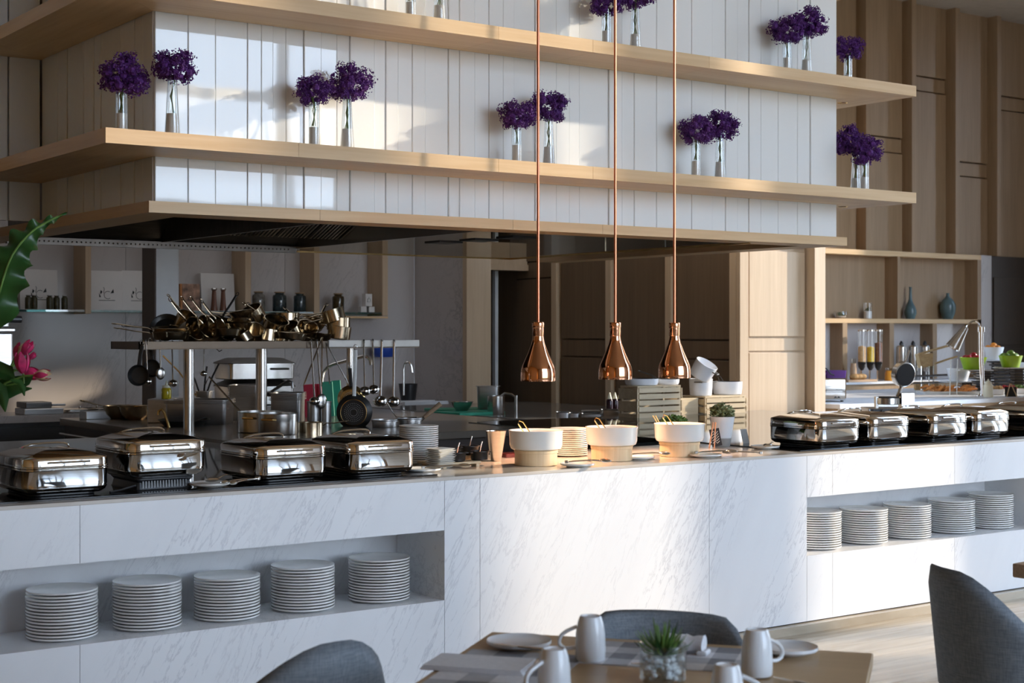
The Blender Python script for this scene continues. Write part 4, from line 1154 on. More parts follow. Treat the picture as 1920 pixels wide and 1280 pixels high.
# ------------------------------------------------------------------ pots and containers on the island
def at_isl(x, v, z=IZ): 
    p = P(x, 700, v=v); return Vector((p.x, v, z))
def scale_at(p): return (p.x*SN + p.y*CS)/FPX
def stockpot(x, rpx, ytop, v, label, loops=True, lid=False, name='stock_pot'):
    p = at_isl(x, v); k = scale_at(p); R_ = rpx*k; H = CAMZ + (HORIZON - ytop)*k - IZ
    t = thing(name, label, 'pot', p)
    part('body', MB().lathe([(0, 0), (R_*.97, 0), (R_, .006), (R_, H - .004), (R_ + .006, H), (R_ - .003, H), (R_ - .004, .008), (0, .006)], 40), MAT['steel'], t)
    if loops:
        for a0 in (-YAW - PI/2 - .3, -YAW - PI/2 + PI - .3):
            d_ = Vector((math.cos(a0), math.sin(a0), 0)); s_ = Vector((-d_.y, d_.x, 0))
            q = MB().tube([d_*R_ + s_*.045 + Vector((0,0,H*.72)), d_*(R_+.028) + s_*.035 + Vector((0,0,H*.74)), d_*(R_+.032) + Vector((0,0,H*.74)), d_*(R_+.028) - s_*.035 + Vector((0,0,H*.74)), d_*R_ - s_*.045 + Vector((0,0,H*.72))], .007, 7)
            part('loop_handle', q, MAT['brass'], t)
    if lid:
        part('lid', MB().lathe([(R_ + .006, H + .001), (R_ + .004, H + .006), (R_*.6, H + .018), (.02, H + .022), (.018, H + .04), (0, H + .042)], 32), MAT['steel_dull'], t)
    return t
stockpot(488, 43, 771, 9.0, 'large steel stock pot left of the pot with loop handles')
stockpot(521, 37, 774, 8.72, 'steel pot with a cast loop handle on its front, before the stock pot')
def container(x0, x1, ytop, ybot, v, label, dp=.3, name='steel_container', rims=1, z=None, mat='steel_dull', square=True):
    c = P((x0 + x1)/2, 700, v=v); k = scale_at(c); W = (x1 - x0)*k
    zb_ = z if z is not None else CAMZ + (HORIZON - ybot)*k
    H = CAMZ + (HORIZON - ytop)*k - zb_
    t = thing(name, label, 'container', (c.x, c.y, zb_), -YAW)
    if square:
        b = MB(); rloft(b, W - .02, dp - .02, .03, [(.012, 0), (.006, .008), (0, H - .006), (-.01, H - .003), (-.01, H), (0, H), (.004, H - .006), (.012, .012)], M=Matrix.Translation((0, dp/2, 0)))
    else:
        b = MB().lathe([(0, 0), (W*.44, 0), (W*.46, .006), (W*.46, H - .008), (W*.5, H - .004), (W*.5, H), (W*.45, H), (W*.44, .01), (0, .008)], 32)
    part('body', b, MAT[mat], t)
    for i in range(rims - 1):
        zz = H - .012*(i + 1)
        r_ = MB(); rloft(r_, W, dp, .03, [(0, zz - .002), (-.001, zz), (0, zz + .002)], M=Matrix.Translation((0, dp/2, 0)), caps=(False, False)) if square else r_.lathe([(W*.46, zz - .004), (W*.5, zz - .002), (W*.5, zz + .002), (W*.46, zz + .004)], 32, caps=(False, False))
        part('nested_rim', r_, MAT[mat], t)
    return t
container(306, 426, 750, 790, 9.9, 'long grey gastronorm container behind the black frying pan', .35, rims=3, z=IZ)
container(362, 396, 733, 752, 10.6, 'small steel tub holding utensils on the long container', .15, z=IZ + .15)
container(426, 486, 722, 770, 10.2, 'tall nest of dark square containers left of the thick post', .3, rims=8, z=IZ)
container(503, 565, 737, 790, 9.7, 'nest of square steel containers right of the thick post', .3, rims=5, z=IZ)
container(575, 602, 752, 815, 9.3, 'tall cylindrical container behind the hanging ladles', .2, rims=1, z=IZ, square=False)
container(600, 622, 752, 812, 9.25, 'second tall cylindrical container with utensils beside the first', .2, z=IZ, square=False)
container(696, 746, 786, 816, 8.95, 'grey round container right of the black hanging pan', .2, rims=2, z=IZ, square=False)
container(742, 792, 783, 812, 9.0, 'round container with wood handled sieve behind the plate stack', .2, rims=2, z=IZ, square=False)
sv = thing('wooden_handled_brush', 'tool with a light wooden handle resting on the round container', 'utensil', P(790, 790, v=9.0))
e1 = C3(.02, 0, .03); e2 = C3(.135, 0, .125)
part('ferrule', MB().tube([C3(-.02, 0, -.005), e1], .011, 8), MAT['steel'], sv)
part('handle', MB().tube([e1, e1.lerp(e2, .5), e2], .017, 10, taper=[.8, 1, 1.1]), MAT['handle_wood'], sv)
wr_ = thing('wire_handle_strainer', 'thin wire strainer lying across the two round containers', 'strainer', P(735, 770, v=9.0))
part('wire', MB().tube([C3(-.03, 0, .05), C3(0, 0, .0), C3(.03, 0, -.045), C3(.17, 0, -.045)], .004, 6), MAT['steel'], wr_)
# tools sticking out of the small tub
tubp = P(378, 742, v=10.6)
for i, (dx, dz, m_, lb) in enumerate(((-.30, .30, 'brass', 'long brass toned spoon'), (-.10, .20, 'black', 'black handled spatula leaning left'), (.03, .22, 'black', 'black handled spatula standing upright'), (.12, .24, 'black', 'black handled turner leaning right'))):
    tt = thing('spatula', lb + ' in the small steel tub', 'utensil', tubp)
    part('handle', MB().tube([C3(dx*.1, .05, -.03), C3(dx*.6, .05, dz*.6), C3(dx, .05, dz)], .010, 7, flat=.6), MAT[m_], tt)
tt = thing('whisk_rod', 'long bright steel rod leaning over the container into the stock pot', 'utensil', P(392, 706, v=9.3))
part('rod', MB().tube([C3(-.03, .02, -.05), C3(0, 0, 0), C3(.21, 0, -.235)], .006, 6), MAT['steel'], tt)
tt = thing('bent_handle_ladle', 'dark ladle with a bent tube handle over the square containers', 'ladle', P(520, 725, v=9.8))
part('handle', MB().tube([C3(-.05, 0, -.04), C3(.04, 0, .02), C3(.085, 0, .045), C3(.105, 0, .035), C3(.11, 0, -.01)], .011, 8), MAT['steel_dark'], tt)
part('cup', MB().ball(C3(-.06, 0, -.05), .035, 10, 6, sc=(1,1,.6)), MAT['steel_dark'], tt)
# oil squeeze bottle
ob = thing('oil_bottle', 'small squeeze bottle of yellow oil by the foot of the grey column', 'bottle', at_isl(312, 10.3, IZ + .17))
part('body', MB().lathe([(0, 0), (.032, 0), (.035, .005), (.035, .07), (.028, .08), (0, .082)], 18), MAT['oil'], ob)
part('cap', MB().lathe([(.029, .08), (.030, .095), (.010, .10), (.004, .13), (0, .131)], 18), MAT['cream'], ob)
tag(part('storage_box', MB().box(-.16, .16, 0, .3, 0, .17, Matrix.Rotation(-YAW, 4, 'Z'), b=.006), MAT['steel_dull'], None, at_isl(318, 10.25)), 'flat steel box under the oil bottle on the island', 'box')
tag(part('steel_block', MB().box(-.10, .10, 0, .14, 0, .06, b=.004), MAT['steel_dull'], None, at_isl(186, 11.0)), 'low steel block left of the dark bowls on the island end', 'box')
tag(part('black_tray', MB().box(-.10, .10, 0, .2, 0, .03, b=.004), MAT['black'], None, at_isl(190, 11.2)), 'black tray on the far left corner of the island', 'tray')
# bent tap in front of black pan
tf = thing('small_tap', 'small bent brass tap in front of the dark bowls', 'tap', at_isl(303, 9.8))
part('spout', MB().tube([C3(.05, 0, 0), C3(.02, 0, .10), C3(0, 0, .125), C3(-.02, 0, .11), C3(-.022, 0, .085)], .010, 8), MAT['brass'], tf)
# chafing boxes behind the posts
def hotbox(x0, x1, ytop, ybot, v, label):
    c = P((x0 + x1)/2, 700, v=v); k = scale_at(c); W = (x1 - x0)*k; zb_ = CAMZ + (HORIZON - ybot)*k; H = (ybot - ytop)*k
    t = thing('food_carrier', label, 'container', (c.x, c.y, zb_), -.12)
    b = MB(); rloft(b, W*.8, .42, .03, [(.02, 0), (.004, .01), (0, H*.7), (-.012, H*.71), (-.012, H*.74), (0, H*.75)], M=Matrix.Translation((0, .2, 0)))
    part('body', b, MAT['steel'], t)
    l = MB(); rloft(l, W*.8, .42, .03, [(-.004, H*.75), (-.010, H*.77), (0, H*.80), (.07, H*.97), (.09, H)], M=Matrix.Translation((0, .2, 0)))
    part('lid', l, MAT['steel_dark'], t)
    part('side_handle', MB().tube([(W*.10, -.012, H*.5), (W*.12, -.04, H*.5), (W*.3, -.04, H*.5), (W*.32, -.012, H*.5)], .009, 6), MAT['steel_dark'], t)
    return t
hotbox(412, 572, 671, 712, 11.0, 'upper of the two stacked steel food carriers behind the thick post')
hotbox(412, 572, 712, 760, 11.0, 'lower of the two stacked steel food carriers behind the thick post')
tag(part('carrier_stand', MB().box(-.3, .3, 0, .42, 0, P(490, 760, v=11.0).z - IZ - .001, b=.004), MAT['steel_dark'], None, at_isl(492, 10.85)), 'dark plinth under the stacked steel food carriers', 'stand')
# cutting boards
def board(x0, x1, ytop, ybot, v, mat, label, lean=0):
    c = P((x0+x1)/2, ybot, v=v); k = scale_at(c); W = (x1-x0)*k; H = (ybot-ytop)*k
    o = part('cutting_board', MB().box(-W/2, W/2, -.008, .008, 0, H, b=.004), MAT[mat], None, (c.x, v, IZ))
    o.rotation_euler = (0, math.radians(lean), -YAW + .1)
    return tag(o, label, 'cutting board', 'cutting boards standing behind the hanging tongs')
board(572, 606, 700, 762, 10.3, 'red_board', 'dark red cutting board standing left of the green ones', -3)
board(600, 606, 699, 760, 10.25, 'red_board', 'edge of a bright red cutting board beside the green ones', -4)
board(606, 628, 699, 765, 10.3, 'green_board', 'green cutting board standing right of the red one', -4)
board(628, 644, 698, 765, 10.35, 'green_board', 'second green cutting board, rightmost of the standing boards', -5)
# big tap of the kettle
fk = thing('kitchen_tap', 'large bent steel tap arm reaching right behind the cutting boards', 'tap', at_isl(603, 10.5))
kk = scale_at(fk.location)
def Q(x, y): 
    c = fk.location; return C3((x - 603)*kk, 0, CAMZ + (HORIZON - y)*kk - IZ)
part('pipe', MB().tube([C3(0, 0, 0), Q(603, 745), Q(603, 712), Q(606, 698), Q(614, 688), Q(625, 683), Q(650, 676), Q(680, 668), Q(688, 668), Q(694, 674), Q(696, 684)], .014, 10), MAT['steel'], fk)
# sink tap, black pot, blue dispenser on the back wall
st = thing('sink_tap', 'slim swan neck tap over the back wall sink', 'tap', (U(757, 12.95), 12.95, .90))
kk2 = scale_at(st.location)
part('pipe', MB().tube([C3((x - 757)*kk2, 0, CAMZ + (HORIZON - y)*kk2 - .90) for x, y in ((757, 741), (757, 700), (757, 690), (760, 680), (766, 678), (771, 684), (773, 698))], .012, 8, sub=2), MAT['steel'], st)
bpz = P(775, 737, v=12.95)
bp_ = thing('black_pot', 'black tapered bucket standing by the sink tap', 'bucket', (bpz.x, 13.05, .915))
part('body', MB().lathe([(0, 0), (.075, 0), (.095, .16), (.10, .165), (.09, .165), (.07, .02), (0, .02)], 24), MAT['black'], bp_)
tag(part('basin_tray', MB().box(-.18, .25, -.12, .12, 0, .014, b=.004), MAT['china_cool'], None, (bpz.x, 13.05, .90)), 'white tray under the black bucket by the sink', 'tray')
bd = P(717, 669, v=13.3)
tag(part('blue_dispenser', MB().lathe([(0, 0), (.09, 0), (.115, .03), (.12, .09), (.10, .12), (0, .12)], 20), MAT['blue_plastic'], None, (bd.x, 13.27, bd.z)), 'blue plastic dispenser on the back wall behind the rack rail', 'dispenser')
tag(part('blue_tub', MB().lathe([(0, 0), (.045, 0), (.05, .10), (0, .11)], 20), MAT['blue_plastic'], None, at_isl(646, 10.6, IZ) ), 'small blue tub beside the green cutting boards', 'tub')
# back counter: trays and knives on the left
for i, (x0, x1, y0, v, m_, lb) in enumerate(((48, 98, 741, 12.85, 'steel_dark', 'long dark steel tray on the back counter, upper of two'), (45, 120, 752, 12.80, 'steel_dull', 'flat steel tray on the back counter, lower of two'))):
    c = P((x0 + x1)/2, y0, v=v); k = scale_at(c)
    tag(part('steel_tray', MB().box(-(x1-x0)*k/2, (x1-x0)*k/2, 0, .25, 0, .05, b=.006), MAT[m_], None, (c.x, c.y, .90 + (.052 if i == 0 else 0))), lb, 'tray')
tag(part('tray_grip', MB().box(0, .12, 0, .03, 0, .02, b=.004), MAT['steel_dull'], None, (U(98, 12.85) + .0, 12.86, .965)), 'small steel grip at the right end of the dark tray', 'handle')
for i in range(4):
    c = Vector((U(150 + i*32, 12.95), 12.95, .90))
    t = thing('gastro_lid', '%s flat steel lid in the row on the sunlit back counter' % ['first', 'second', 'third', 'fourth'][i], 'lid', c)
    b = MB(); rloft(b, .30, .22, .03, [(.01, 0), (0, .01), (0, .03), (.03, .036)]); part('cover', b, MAT['steel'], t)
    part('knob', MB().ball((0, 0, .045), .014, 10, 5), MAT['steel'], t)
# ------------------------------------------------------------------ on the right stone counter
gb = P(888, 768, z=.9)
GBv = 10.6
def onprep(x, v, z=.90): return Vector((U(x, v), v, z))
bo = part('cutting_board', MB().box(-.28, .22, -.20, .20, 0, .025, b=.004), MAT['green_board'], None, onprep(882, 10.75)); bo.rotation_euler = (0, 0, .1)
tag(bo, 'green cutting board lying flat on the grey stone counter', 'cutting board')
bo = part('cutting_board', MB().box(-.25, .25, -.17, .17, 0, .02, b=.004), MAT['green_board'], None, onprep(857, 11.3)); bo.rotation_euler = (0, 0, -.2)
tag(bo, 'second green cutting board behind the flat green one', 'cutting board')
mb_ = thing('mixing_bowl', 'small steel mixing bowl with greens on the flat green board', 'bowl', onprep(866, 10.85, .926))
part('body', MB().lathe([(0, 0), (.05, 0), (.085, .05), (.095, .075), (.10, .077), (.092, .075), (.07, .03), (0, .01)], 28), MAT['steel'], mb_)
part('greens', MB().ball((0, 0, .03), .06, 10, 5, sc=(1, 1, .4)), MAT['leaf'], mb_)
wp = container(892, 938, 724, 757, 10.85, 'square steel container on the flat green board', .2, name='steel_container', z=.926)
tj = thing('steel_jug', 'round steel jug beside the square container on the stone counter', 'jug', onprep(930, 10.6))
part('body', MB().lathe([(0, 0), (.07, 0), (.073, .005), (.073, .155), (.077, .158), (.070, .158), (.068, .01), (0, .01)], 28), MAT['steel'], tj)
ft = thing('counter_tap', 'low steel tap standing on the grey stone counter', 'tap', onprep(968, 10.9))
part('pillar', MB().cyl(.016, 0, .14, 12), MAT['steel'], ft)
part('spout', MB().tube([(0, 0, .12), C3(-.04, 0, .15), C3(-.10, 0, .16), C3(-.14, 0, .13)], .010, 8), MAT['steel'], ft)
gt = thing('container_tray', 'flat dark tray of small steel food containers on the stone counter', 'tray', onprep(1100, 9.35), -YAW)
part('tray', MB().box(-.25, .26, -.08, .16, 0, .012, b=.003), MAT['steel_dark'], gt)
k = scale_at(gt.location)
for i, (x0, x1, y0, y1, dy) in enumerate(((1042, 1068, 760, 779, -.02), (1066, 1088, 762, 779, .0), (1088, 1130, 765, 781, -.06), (1126, 1164, 754, 778, .02), (1090, 1128, 748, 766, .08))):
    W = (x1-x0)*k; H = (y1-y0)*k*.8; xx = ((x0+x1)/2 - 1100)*k
    t = thing('food_container', ['small square steel container, leftmost on the dark tray', 'small steel container, second on the dark tray', 'round fronted steel container at the tray front', 'deep steel container at the right end of the dark tray', 'lidded steel container at the back of the dark tray'][i], 'container', gt.location + C3(xx, dy, .0125), -YAW)
    b = MB(); rloft(b, W*.9, .12, .02, [(.008, 0), (0, .01), (0, H - .006), (-.006, H), (0, H), (.004, H - .006), (.008, .012)]); part('body', b, MAT['steel_dull'], t)
    if i == 4: 
        l_ = MB(); rloft(l_, W*.92, .125, .02, [(-.004, H), (0, H + .008), (.04, H + .012)]); part('lid', l_, MAT['steel_dull'], t)
for i, (x, c_) in enumerate(((1143, 'left'), (1153, 'middle'), (1162, 'right'))):
    t = thing('sauce_bottle', 'dark squeeze bottle with clear nozzle, %s of three behind the tray' % c_, 'bottle', onprep(x, 9.75))
    part('body', MB().lathe([(0, 0), (.026, 0), (.028, .004), (.028, .13), (.022, .145), (0, .147)], 16), plain('dark sauce', (.03,.012,.02), .15), t)
    part('nozzle', MB().lathe([(.021, .147), (.018, .155), (.005, .20), (0, .201)], 14), MAT['cream'], t)

# crates
def crate(label, p, W, D, H, n, rz=0):
    t = thing('wooden_crate', label, 'crate', p, rz)
    th = .009
    g = H/n
    for i in range(n):
        z0 = i*g + g*.12; z1 = (i+1)*g - g*.12
        for y0 in (0, D - th):
            part('slat', MB().box(th*2, W - th*2, y0, y0 + th, z0, z1), MAT['pine'], t)
    for i in range(3):
        z0 = i*H/3 + .004; z1 = (i+1)*H/3 - .012
        for x0 in (0, W - th*1):
            part('end_slat', MB().box(x0, x0 + th, 0, D, z0, z1), MAT['pine'], t)
    for x0 in (th + .0005, W - th*3):
        for y0 in (th, D - th*3):
            part('corner_block', MB().box(x0, x0 + th*2, y0, y0 + th*2, 0, H), MAT['pine'], t)
    part('top_board', MB().box(th, W-th, th, D-th, H - .002, H + .008), MAT['pine'], t)
    return t
c1 = crate('tall slatted pine crate under the shallow white pans', (U(1195, 8.70), 8.70, .90), .45, .22, .285, 6)
c2 = crate('low slatted pine crate under the stacked white pots', (U(1322, 8.80), 8.80, .90), .455, .30, .185, 4)
tag(part('crate_end_box', MB().box(0, .2, 0, .26, 0, .182, b=.003), MAT['pine'], None, (U(1322, 8.80) - .215, 8.86, .90)), 'plain pine box end between the two slatted crates', 'box')
# white pans on crates
def wpan(x, rpx, v, z, H, label, inner='nonstick', hdir=None, handles=1, tilt=0, roll=0, group='white enamel pans on the crates'):
    p = P(x, 700, v=v); p.z = z; k = scale_at(p); R_ = rpx*k
    M_ = Matrix.Translation(p) @ CAMR @ Matrix.Rotation(math.radians(roll), 4, 'Y') @ Matrix.Rotation(math.radians(tilt), 4, 'X')
    t = thing('enamel_pan', label, 'pan', M=M_, group=group)
    part('body', MB().lathe([(0, 0), (R_*.86, 0), (R_*.93, .006), (R_*.98, H*.5), (R_, H), (R_*.97, H + .001)], 36, caps=(True, False)), MAT['enamel'], t)
    part('lining', MB().lathe([(R_*.97, H + .001), (R_*.94, H*.9), (R_*.9, .012), (0, .010)], 36, caps=(False, True)), MAT[inner], t)
    for i in range(handles):
        a = math.radians(hdir[i]); d_ = Vector((math.cos(a), math.sin(a), 0)); s_ = Vector((-d_.y, d_.x, 0))
        if handles == 1:
            part('handle', MB().tube([d_*R_*.95 + s_*.02 + Vector((0,0,H*.85)), d_*(R_+.05) + s_*.012 + Vector((0,0,H + .03)), d_*(R_+.15) + s_*.012 + Vector((0,0,H + .06)), d_*(R_+.16) + Vector((0,0,H + .062)), d_*(R_+.15) - s_*.012 + Vector((0,0,H + .06)), d_*(R_+.05) - s_*.012 + Vector((0,0,H + .03)), d_*R_*.95 - s_*.02 + Vector((0,0,H*.85))], .0045, 6), MAT['steel_dark'], t)
        else:
            part('handle', MB().tube([d_*R_*.97 + s_*.03 + Vector((0,0,H*.8)), d_*(R_+.03) + s_*.022 + Vector((0,0,H*.82)), d_*(R_+.035) - s_*.022 + Vector((0,0,H*.82)), d_*R_*.97 - s_*.03 + Vector((0,0,H*.8))], .005, 6), MAT['steel_dark'], t)
    return t
wpan(1203, 32, 8.86, .90 + .294, .05, 'shallow white pan with black lining on the tall crate', hdir=(175,))
w2 = wpan(1252, 22, 8.84, .90 + .294, .042, 'smaller shallow white pan behind the right copper lamp', hdir=(150,))
wpan(1314, 22, 8.95, .90 + .194, .135, 'upright white enamel pot at the bottom of the tilted stack', 'enamel', (-110, 20), 2)
wpan(1311, 22, 8.92, .90 + .194 + .150, .13, 'white enamel pot tilted forward on top of another pot', 'enamel', (100, -30), 2, 18, 28)
wpan(1364, 28, 9.00, .90 + .194, .105, 'low white pan with black lining on the right of the low crate', hdir=(105,))

# ------------------------------------------------------------------ things on the glass wall shelf
SZ = 1.796
def emblem(t, s, y):
    part('emblem', MB().prism([(0,0),(.02,0),(.0,.05)], 0, .001, Matrix.Translation((-.07*s/.1, y, .115)) @ Matrix.Rotation(PI/2, 4, 'X') @ Matrix.Scale(s*8, 4)), MAT['ink'], t)
    part('emblem', MB().prism([(0,0),(.02,.03),(.0,.05),(-.006,.02)], 0, .001, Matrix.Translation((-.055*s/.1, y, .14)) @ Matrix.Rotation(PI/2, 4, 'X') @ Matrix.Scale(s*8, 4)), MAT['ink'], t)
    part('emblem', MB().prism([(0,0),(.035,.005),(.03,.045)], 0, .001, Matrix.Translation((.035, y, .15)) @ Matrix.Rotation(PI/2, 4, 'X') @ Matrix.Scale(s*9, 4)), MAT['ink'], t)
    part('emblem_line', MB().tube([(.01 + .035*math.cos(a), y, .135 + .035*math.sin(a)) for a in [PI*.3 + i*PI*1.4/8 for i in range(9)]], .002, 4), MAT['ink'], t)
    part('emblem_line', MB().tube([(-.03, y, .15), (-.02, y, .19), (-.028, y, .205)], .002, 4), MAT['ink'], t)
    part('emblem_text', MB().box(-.075, .075, y - .001, y, .085, .089), MAT['ink'], t)
def card(x0, x1, ytop, v, label, logo=True, lean=-5):
    c = P((x0+x1)/2, 582, v=v); k = scale_at(c); W = (x1-x0)*k*1.06; H = CAMZ + (HORIZON - ytop)*k - SZ
    t = thing('printed_card', label, 'card', (c.x, v, SZ), 0)
    t.rotation_euler = (math.radians(lean), 0, 0)
    part('sheet', MB().box(-W/2, W/2, 0, .012, 0, H, b=.002), MAT['paper'], t)
    if logo: emblem(t, .1, -.001)
    return t
card(35, 76, 504, 13.30, 'large white card behind the leftmost pickle jars', False)
card(40, 108, 505, 13.25, 'large white printed card behind the pickle jars')
card(171, 231, 507, 13.20, 'white printed card between the left upright and the second card', True)
card(231, 291, 507, 13.22, 'white printed card half hidden by the grey column', True)
card(378, 442, 512, 13.25, 'plain white card behind the two pepper mills', False)
bk_ = thing('picture_book', 'dark picture book with orange spine leaning in the wall niche', 'book', (U(357, 13.2), 13.2, SZ), .0)
bk_.rotation_euler = (math.radians(-4), 0, 0)
part('cover', MB().box(-.075, .10, 0, .03, 0, .25, b=.002), MAT['picture'], bk_)
part('spine', MB().box(-.095, -.0755, 0, .032, 0, .25, b=.002), MAT['orange_spine'], bk_)
for x, w_ in ((403, 'left'), (420, 'right')):
    t = thing('pepper_mill', 'tall dark wood pepper mill with silver cap, %s of two' % w_, 'pepper mill', (U(x, 13.14), 13.16, SZ))
    part('body', MB().lathe([(0, 0), (.033, 0), (.034, .01), (.028, .05), (.024, .10), (.020, .17), (.018, .185), (.024, .19), (.022, .196), (0, .197)], 20), MAT['pepper_wood'], t)
    part('cap', MB().lathe([(.026, .197), (.030, .203), (.026, .211), (0, .214)], 18), MAT['steel'], t)
def jar(x, v, r, h, mat, label, lidm='cork', lid_r=.75):
    t = thing('storage_jar', label, 'jar', (U(x, v), v, SZ))
    part('glass_body', MB().lathe([(0, 0), (r*.94, 0), (r, .006), (r, h*.72), (r*.93, h*.82), (r*.62, h*.88), (r*.6, h*.93), (0, h*.935)], 22), MAT[mat], t)
    part('lid', MB().lathe([(r*.64, h*.935), (r*lid_r, h*.955), (r*lid_r, h*.99), (r*.6, h), (0, h)], 20), MAT[lidm], t)
jar(485, 13.2, .062, .19, 'jar_grey', 'grey filled jar with cork lid, left of the three dark jars')
jar(524, 13.2, .068, .19, 'jar_dark', 'blue black filled jar with cork lid, middle of three')
jar(562, 13.2, .062, .185, 'jar_dark', 'dark filled jar with cork lid, right of three beside the upright')
jar(634, 13.2, .060, .185, 'jar_brown', 'dark brown filled jar alone in the right niche')
for x, w_ in ((28, 'behind the big leaf'), (53, 'left of the second pair'), (64, 'right of the second pair'), (93, 'left of the right three'), (106, 'middle of the right three'), (121, 'rightmost by the upright')):
    jar(x, 13.14, .028, .125, 'olive', 'small pickle jar with metal lid, ' + w_, 'steel_dull', .85)
for (x, z_, w_, h_, lb) in ((693, .058, .075, .125, 'tall white gift box on top of two small boxes'), (684, 0, .065, .056, 'small white box under the tall gift box, left'), (699, 0, .065, .056, 'small white box under the tall gift box, right')):
    t = thing('gift_box', lb, 'box', (U(x, 13.15), 13.2, SZ + z_))
    part('carton', MB().box(-w_/2, w_/2, -w_/2, w_/2, 0, h_, b=.002), MAT['paper'], t)
    if h_ > .1:
        part('printed_triangle', MB().tube([(-.022, -w_/2 - .001, .045), (0, -w_/2 - .001, .095), (.022, -w_/2 - .001, .045), (-.022, -w_/2 - .001, .045)], .0016, 4), MAT['grey_pot'], t)
        part('printed_ring', MB().tube([(.018*math.cos(a), -w_/2 - .001, .062 + .018*math.sin(a)) for a in [2*PI*i/14 for i in range(15)]], .0014, 4), MAT['grey_pot'], t)
# ------------------------------------------------------------------ right service station
def at(x, v, z): return Vector((U(x, v), v, z))
def ksc(p): return (p.x*SN + p.y*CS)/FPX
# toaster
p = at(1556, 9.75, .951); k = ksc(p)
to = thing('toaster', 'polished steel conveyor toaster with two black knobs by the wood wall', 'toaster', p, -YAW)
W = 62*k; H = 44*k
b = MB(); b.box(-W/2, W/2, 0, .3, .015, H, b=.012)
body = part('body', b, MAT['chrome'], to)
for z_ in (H*.28, H*.74):
    part('knob', MB().cyl(.020, 0, .022, 16, Matrix.Translation((-W*.38, 0, z_)) @ Matrix.Rotation(PI/2, 4, 'X')), MAT['black'], to)
for i in range(4):
    part('vent', MB().box(-W*.1, W*.38, -.003, .002, H*.35 + i*.022, H*.35 + i*.022 + .006), MAT['steel_dull'], body)
part('emblem', MB().prism([(0,0),(.03,0),(.015,.02)], 0, .002, Matrix.Translation((W*.12, -.001, H*.16)) @ Matrix.Rotation(PI/2, 4, 'X')), MAT['black'], body)
part('emblem', MB().prism([(0,0),(.03,0),(.015,.02)], 0, .002, Matrix.Translation((W*.22, -.001, H*.16)) @ Matrix.Rotation(PI/2, 4, 'X')), MAT['black'], body)
for s in (-1, 1):
    part('foot', MB().cyl(.015, 0, .016, 10, Matrix.Translation((s*W*.4, .05, 0))), MAT['black'], to)
bb_ = thing('bread_basket', 'dark basket of bread standing on the toaster', 'basket', p + C3(-.09, .12, H + .001), -YAW)
part('basket', MB().lathe([(0, 0), (.07, 0), (.10, .05), (.095, .05), (.06, .01), (0, .01)], 16), MAT['purple_plastic'], bb_)
for i in range(4):
    part('roll', MB().ball((-.04 + .03*i, .01*(i % 2), .05), .035, 10, 6, sc=(1,1,.7)), MAT['bread'], bb_)
pb = thing('purple_box', 'purple plastic tub on the right of the toaster top', 'tub', p + C3(.07, .12, H + .001), -YAW)
b = MB(); rloft(b, .20, .14, .02, [(.01, 0), (0, .07), (-.004, .072), (.004, .072), (.012, .006)]); part('tub', b, MAT['purple_plastic'], pb)
bt = thing('black_tongs', 'black tongs leaning over the bread basket on the toaster', 'tongs', p + C3(-.09, 0, H + .06))
part('arm', MB().tube([C3(0, 0, .05), C3(.06, 0, .03), C3(.10, 0, -.02), C3(.13, 0, -.03)], .008, 6), MAT['black'], bt)
# waffle iron
p = at(1678, 7.9, .956); k = ksc(p)
wi = thing('waffle_iron', 'open waffle iron with dark round plate raised on steel base', 'waffle iron', p, -YAW)
part('base', MB().box(-.235, .22, -.12, .15, .0, .055, b=.006), MAT['steel_dull'], wi)
part('front_panel', MB().box(-.22, .05, -.126, -.12, .006, .050), MAT['black'], wi)
for x_, m_ in ((-.19, 'steel'), (-.12, 'steel')):
    part('dial', MB().cyl(.02, 0, .018, 16, Matrix.Translation((x_, -.126, .028)) @ Matrix.Rotation(PI/2, 4, 'X')), MAT['black'], wi)
part('lamp_button', MB().cyl(.009, 0, .01, 10, Matrix.Translation((-.02, -.126, .028)) @ Matrix.Rotation(PI/2, 4, 'X')), plain('red button', (.5,.01,.01), .3), wi)
lp = part('lower_plate', MB().lathe([(0, .06), (.09, .06), (.095, .065), (.095, .11), (.085, .114), (0, .114)], 32, Matrix.Translation((-.055, 0, .02))), MAT['steel'], wi)
part('hot_surface', MB().lathe([(0, 0), (.085, 0), (.085, .006), (0, .006)], 28, Matrix.Translation((-.055, 0, .1345))), MAT['black'], lp)
part('bracket', MB().box(-.155, -.135, -.03, .03, .05, .14), MAT['steel'], wi)
part('hinge_block', MB().box(.04, .14, -.05, .06, .05, .17), MAT['steel'], wi)
Mu = Matrix.Translation((.065, 0, .315)) @ Matrix.Rotation(math.radians(24), 4, 'Z') @ Matrix.Rotation(math.radians(98), 4, 'X')
up_ = part('upper_plate', MB().lathe([(0, -.03), (.088, -.03), (.098, -.024), (.098, .022), (.09, .028), (0, .028)], 32, Mu), MAT['steel'], wi)
part('hot_surface', MB().lathe([(0, .0285), (.088, .0285), (.086, .034), (0, .034)], 28, Mu), MAT['black'], up_)
part('arm', MB().tube([(.02, 0, .14), (.045, .0, .20), (.06, .02, .24)], .016, 8), MAT['steel'], wi)
part('handle', MB().tube([(.085, .0, .41), (.10, .0, .45), (.115, 0, .50)], .011, 8, flat=.7), MAT['steel_dull'], wi)
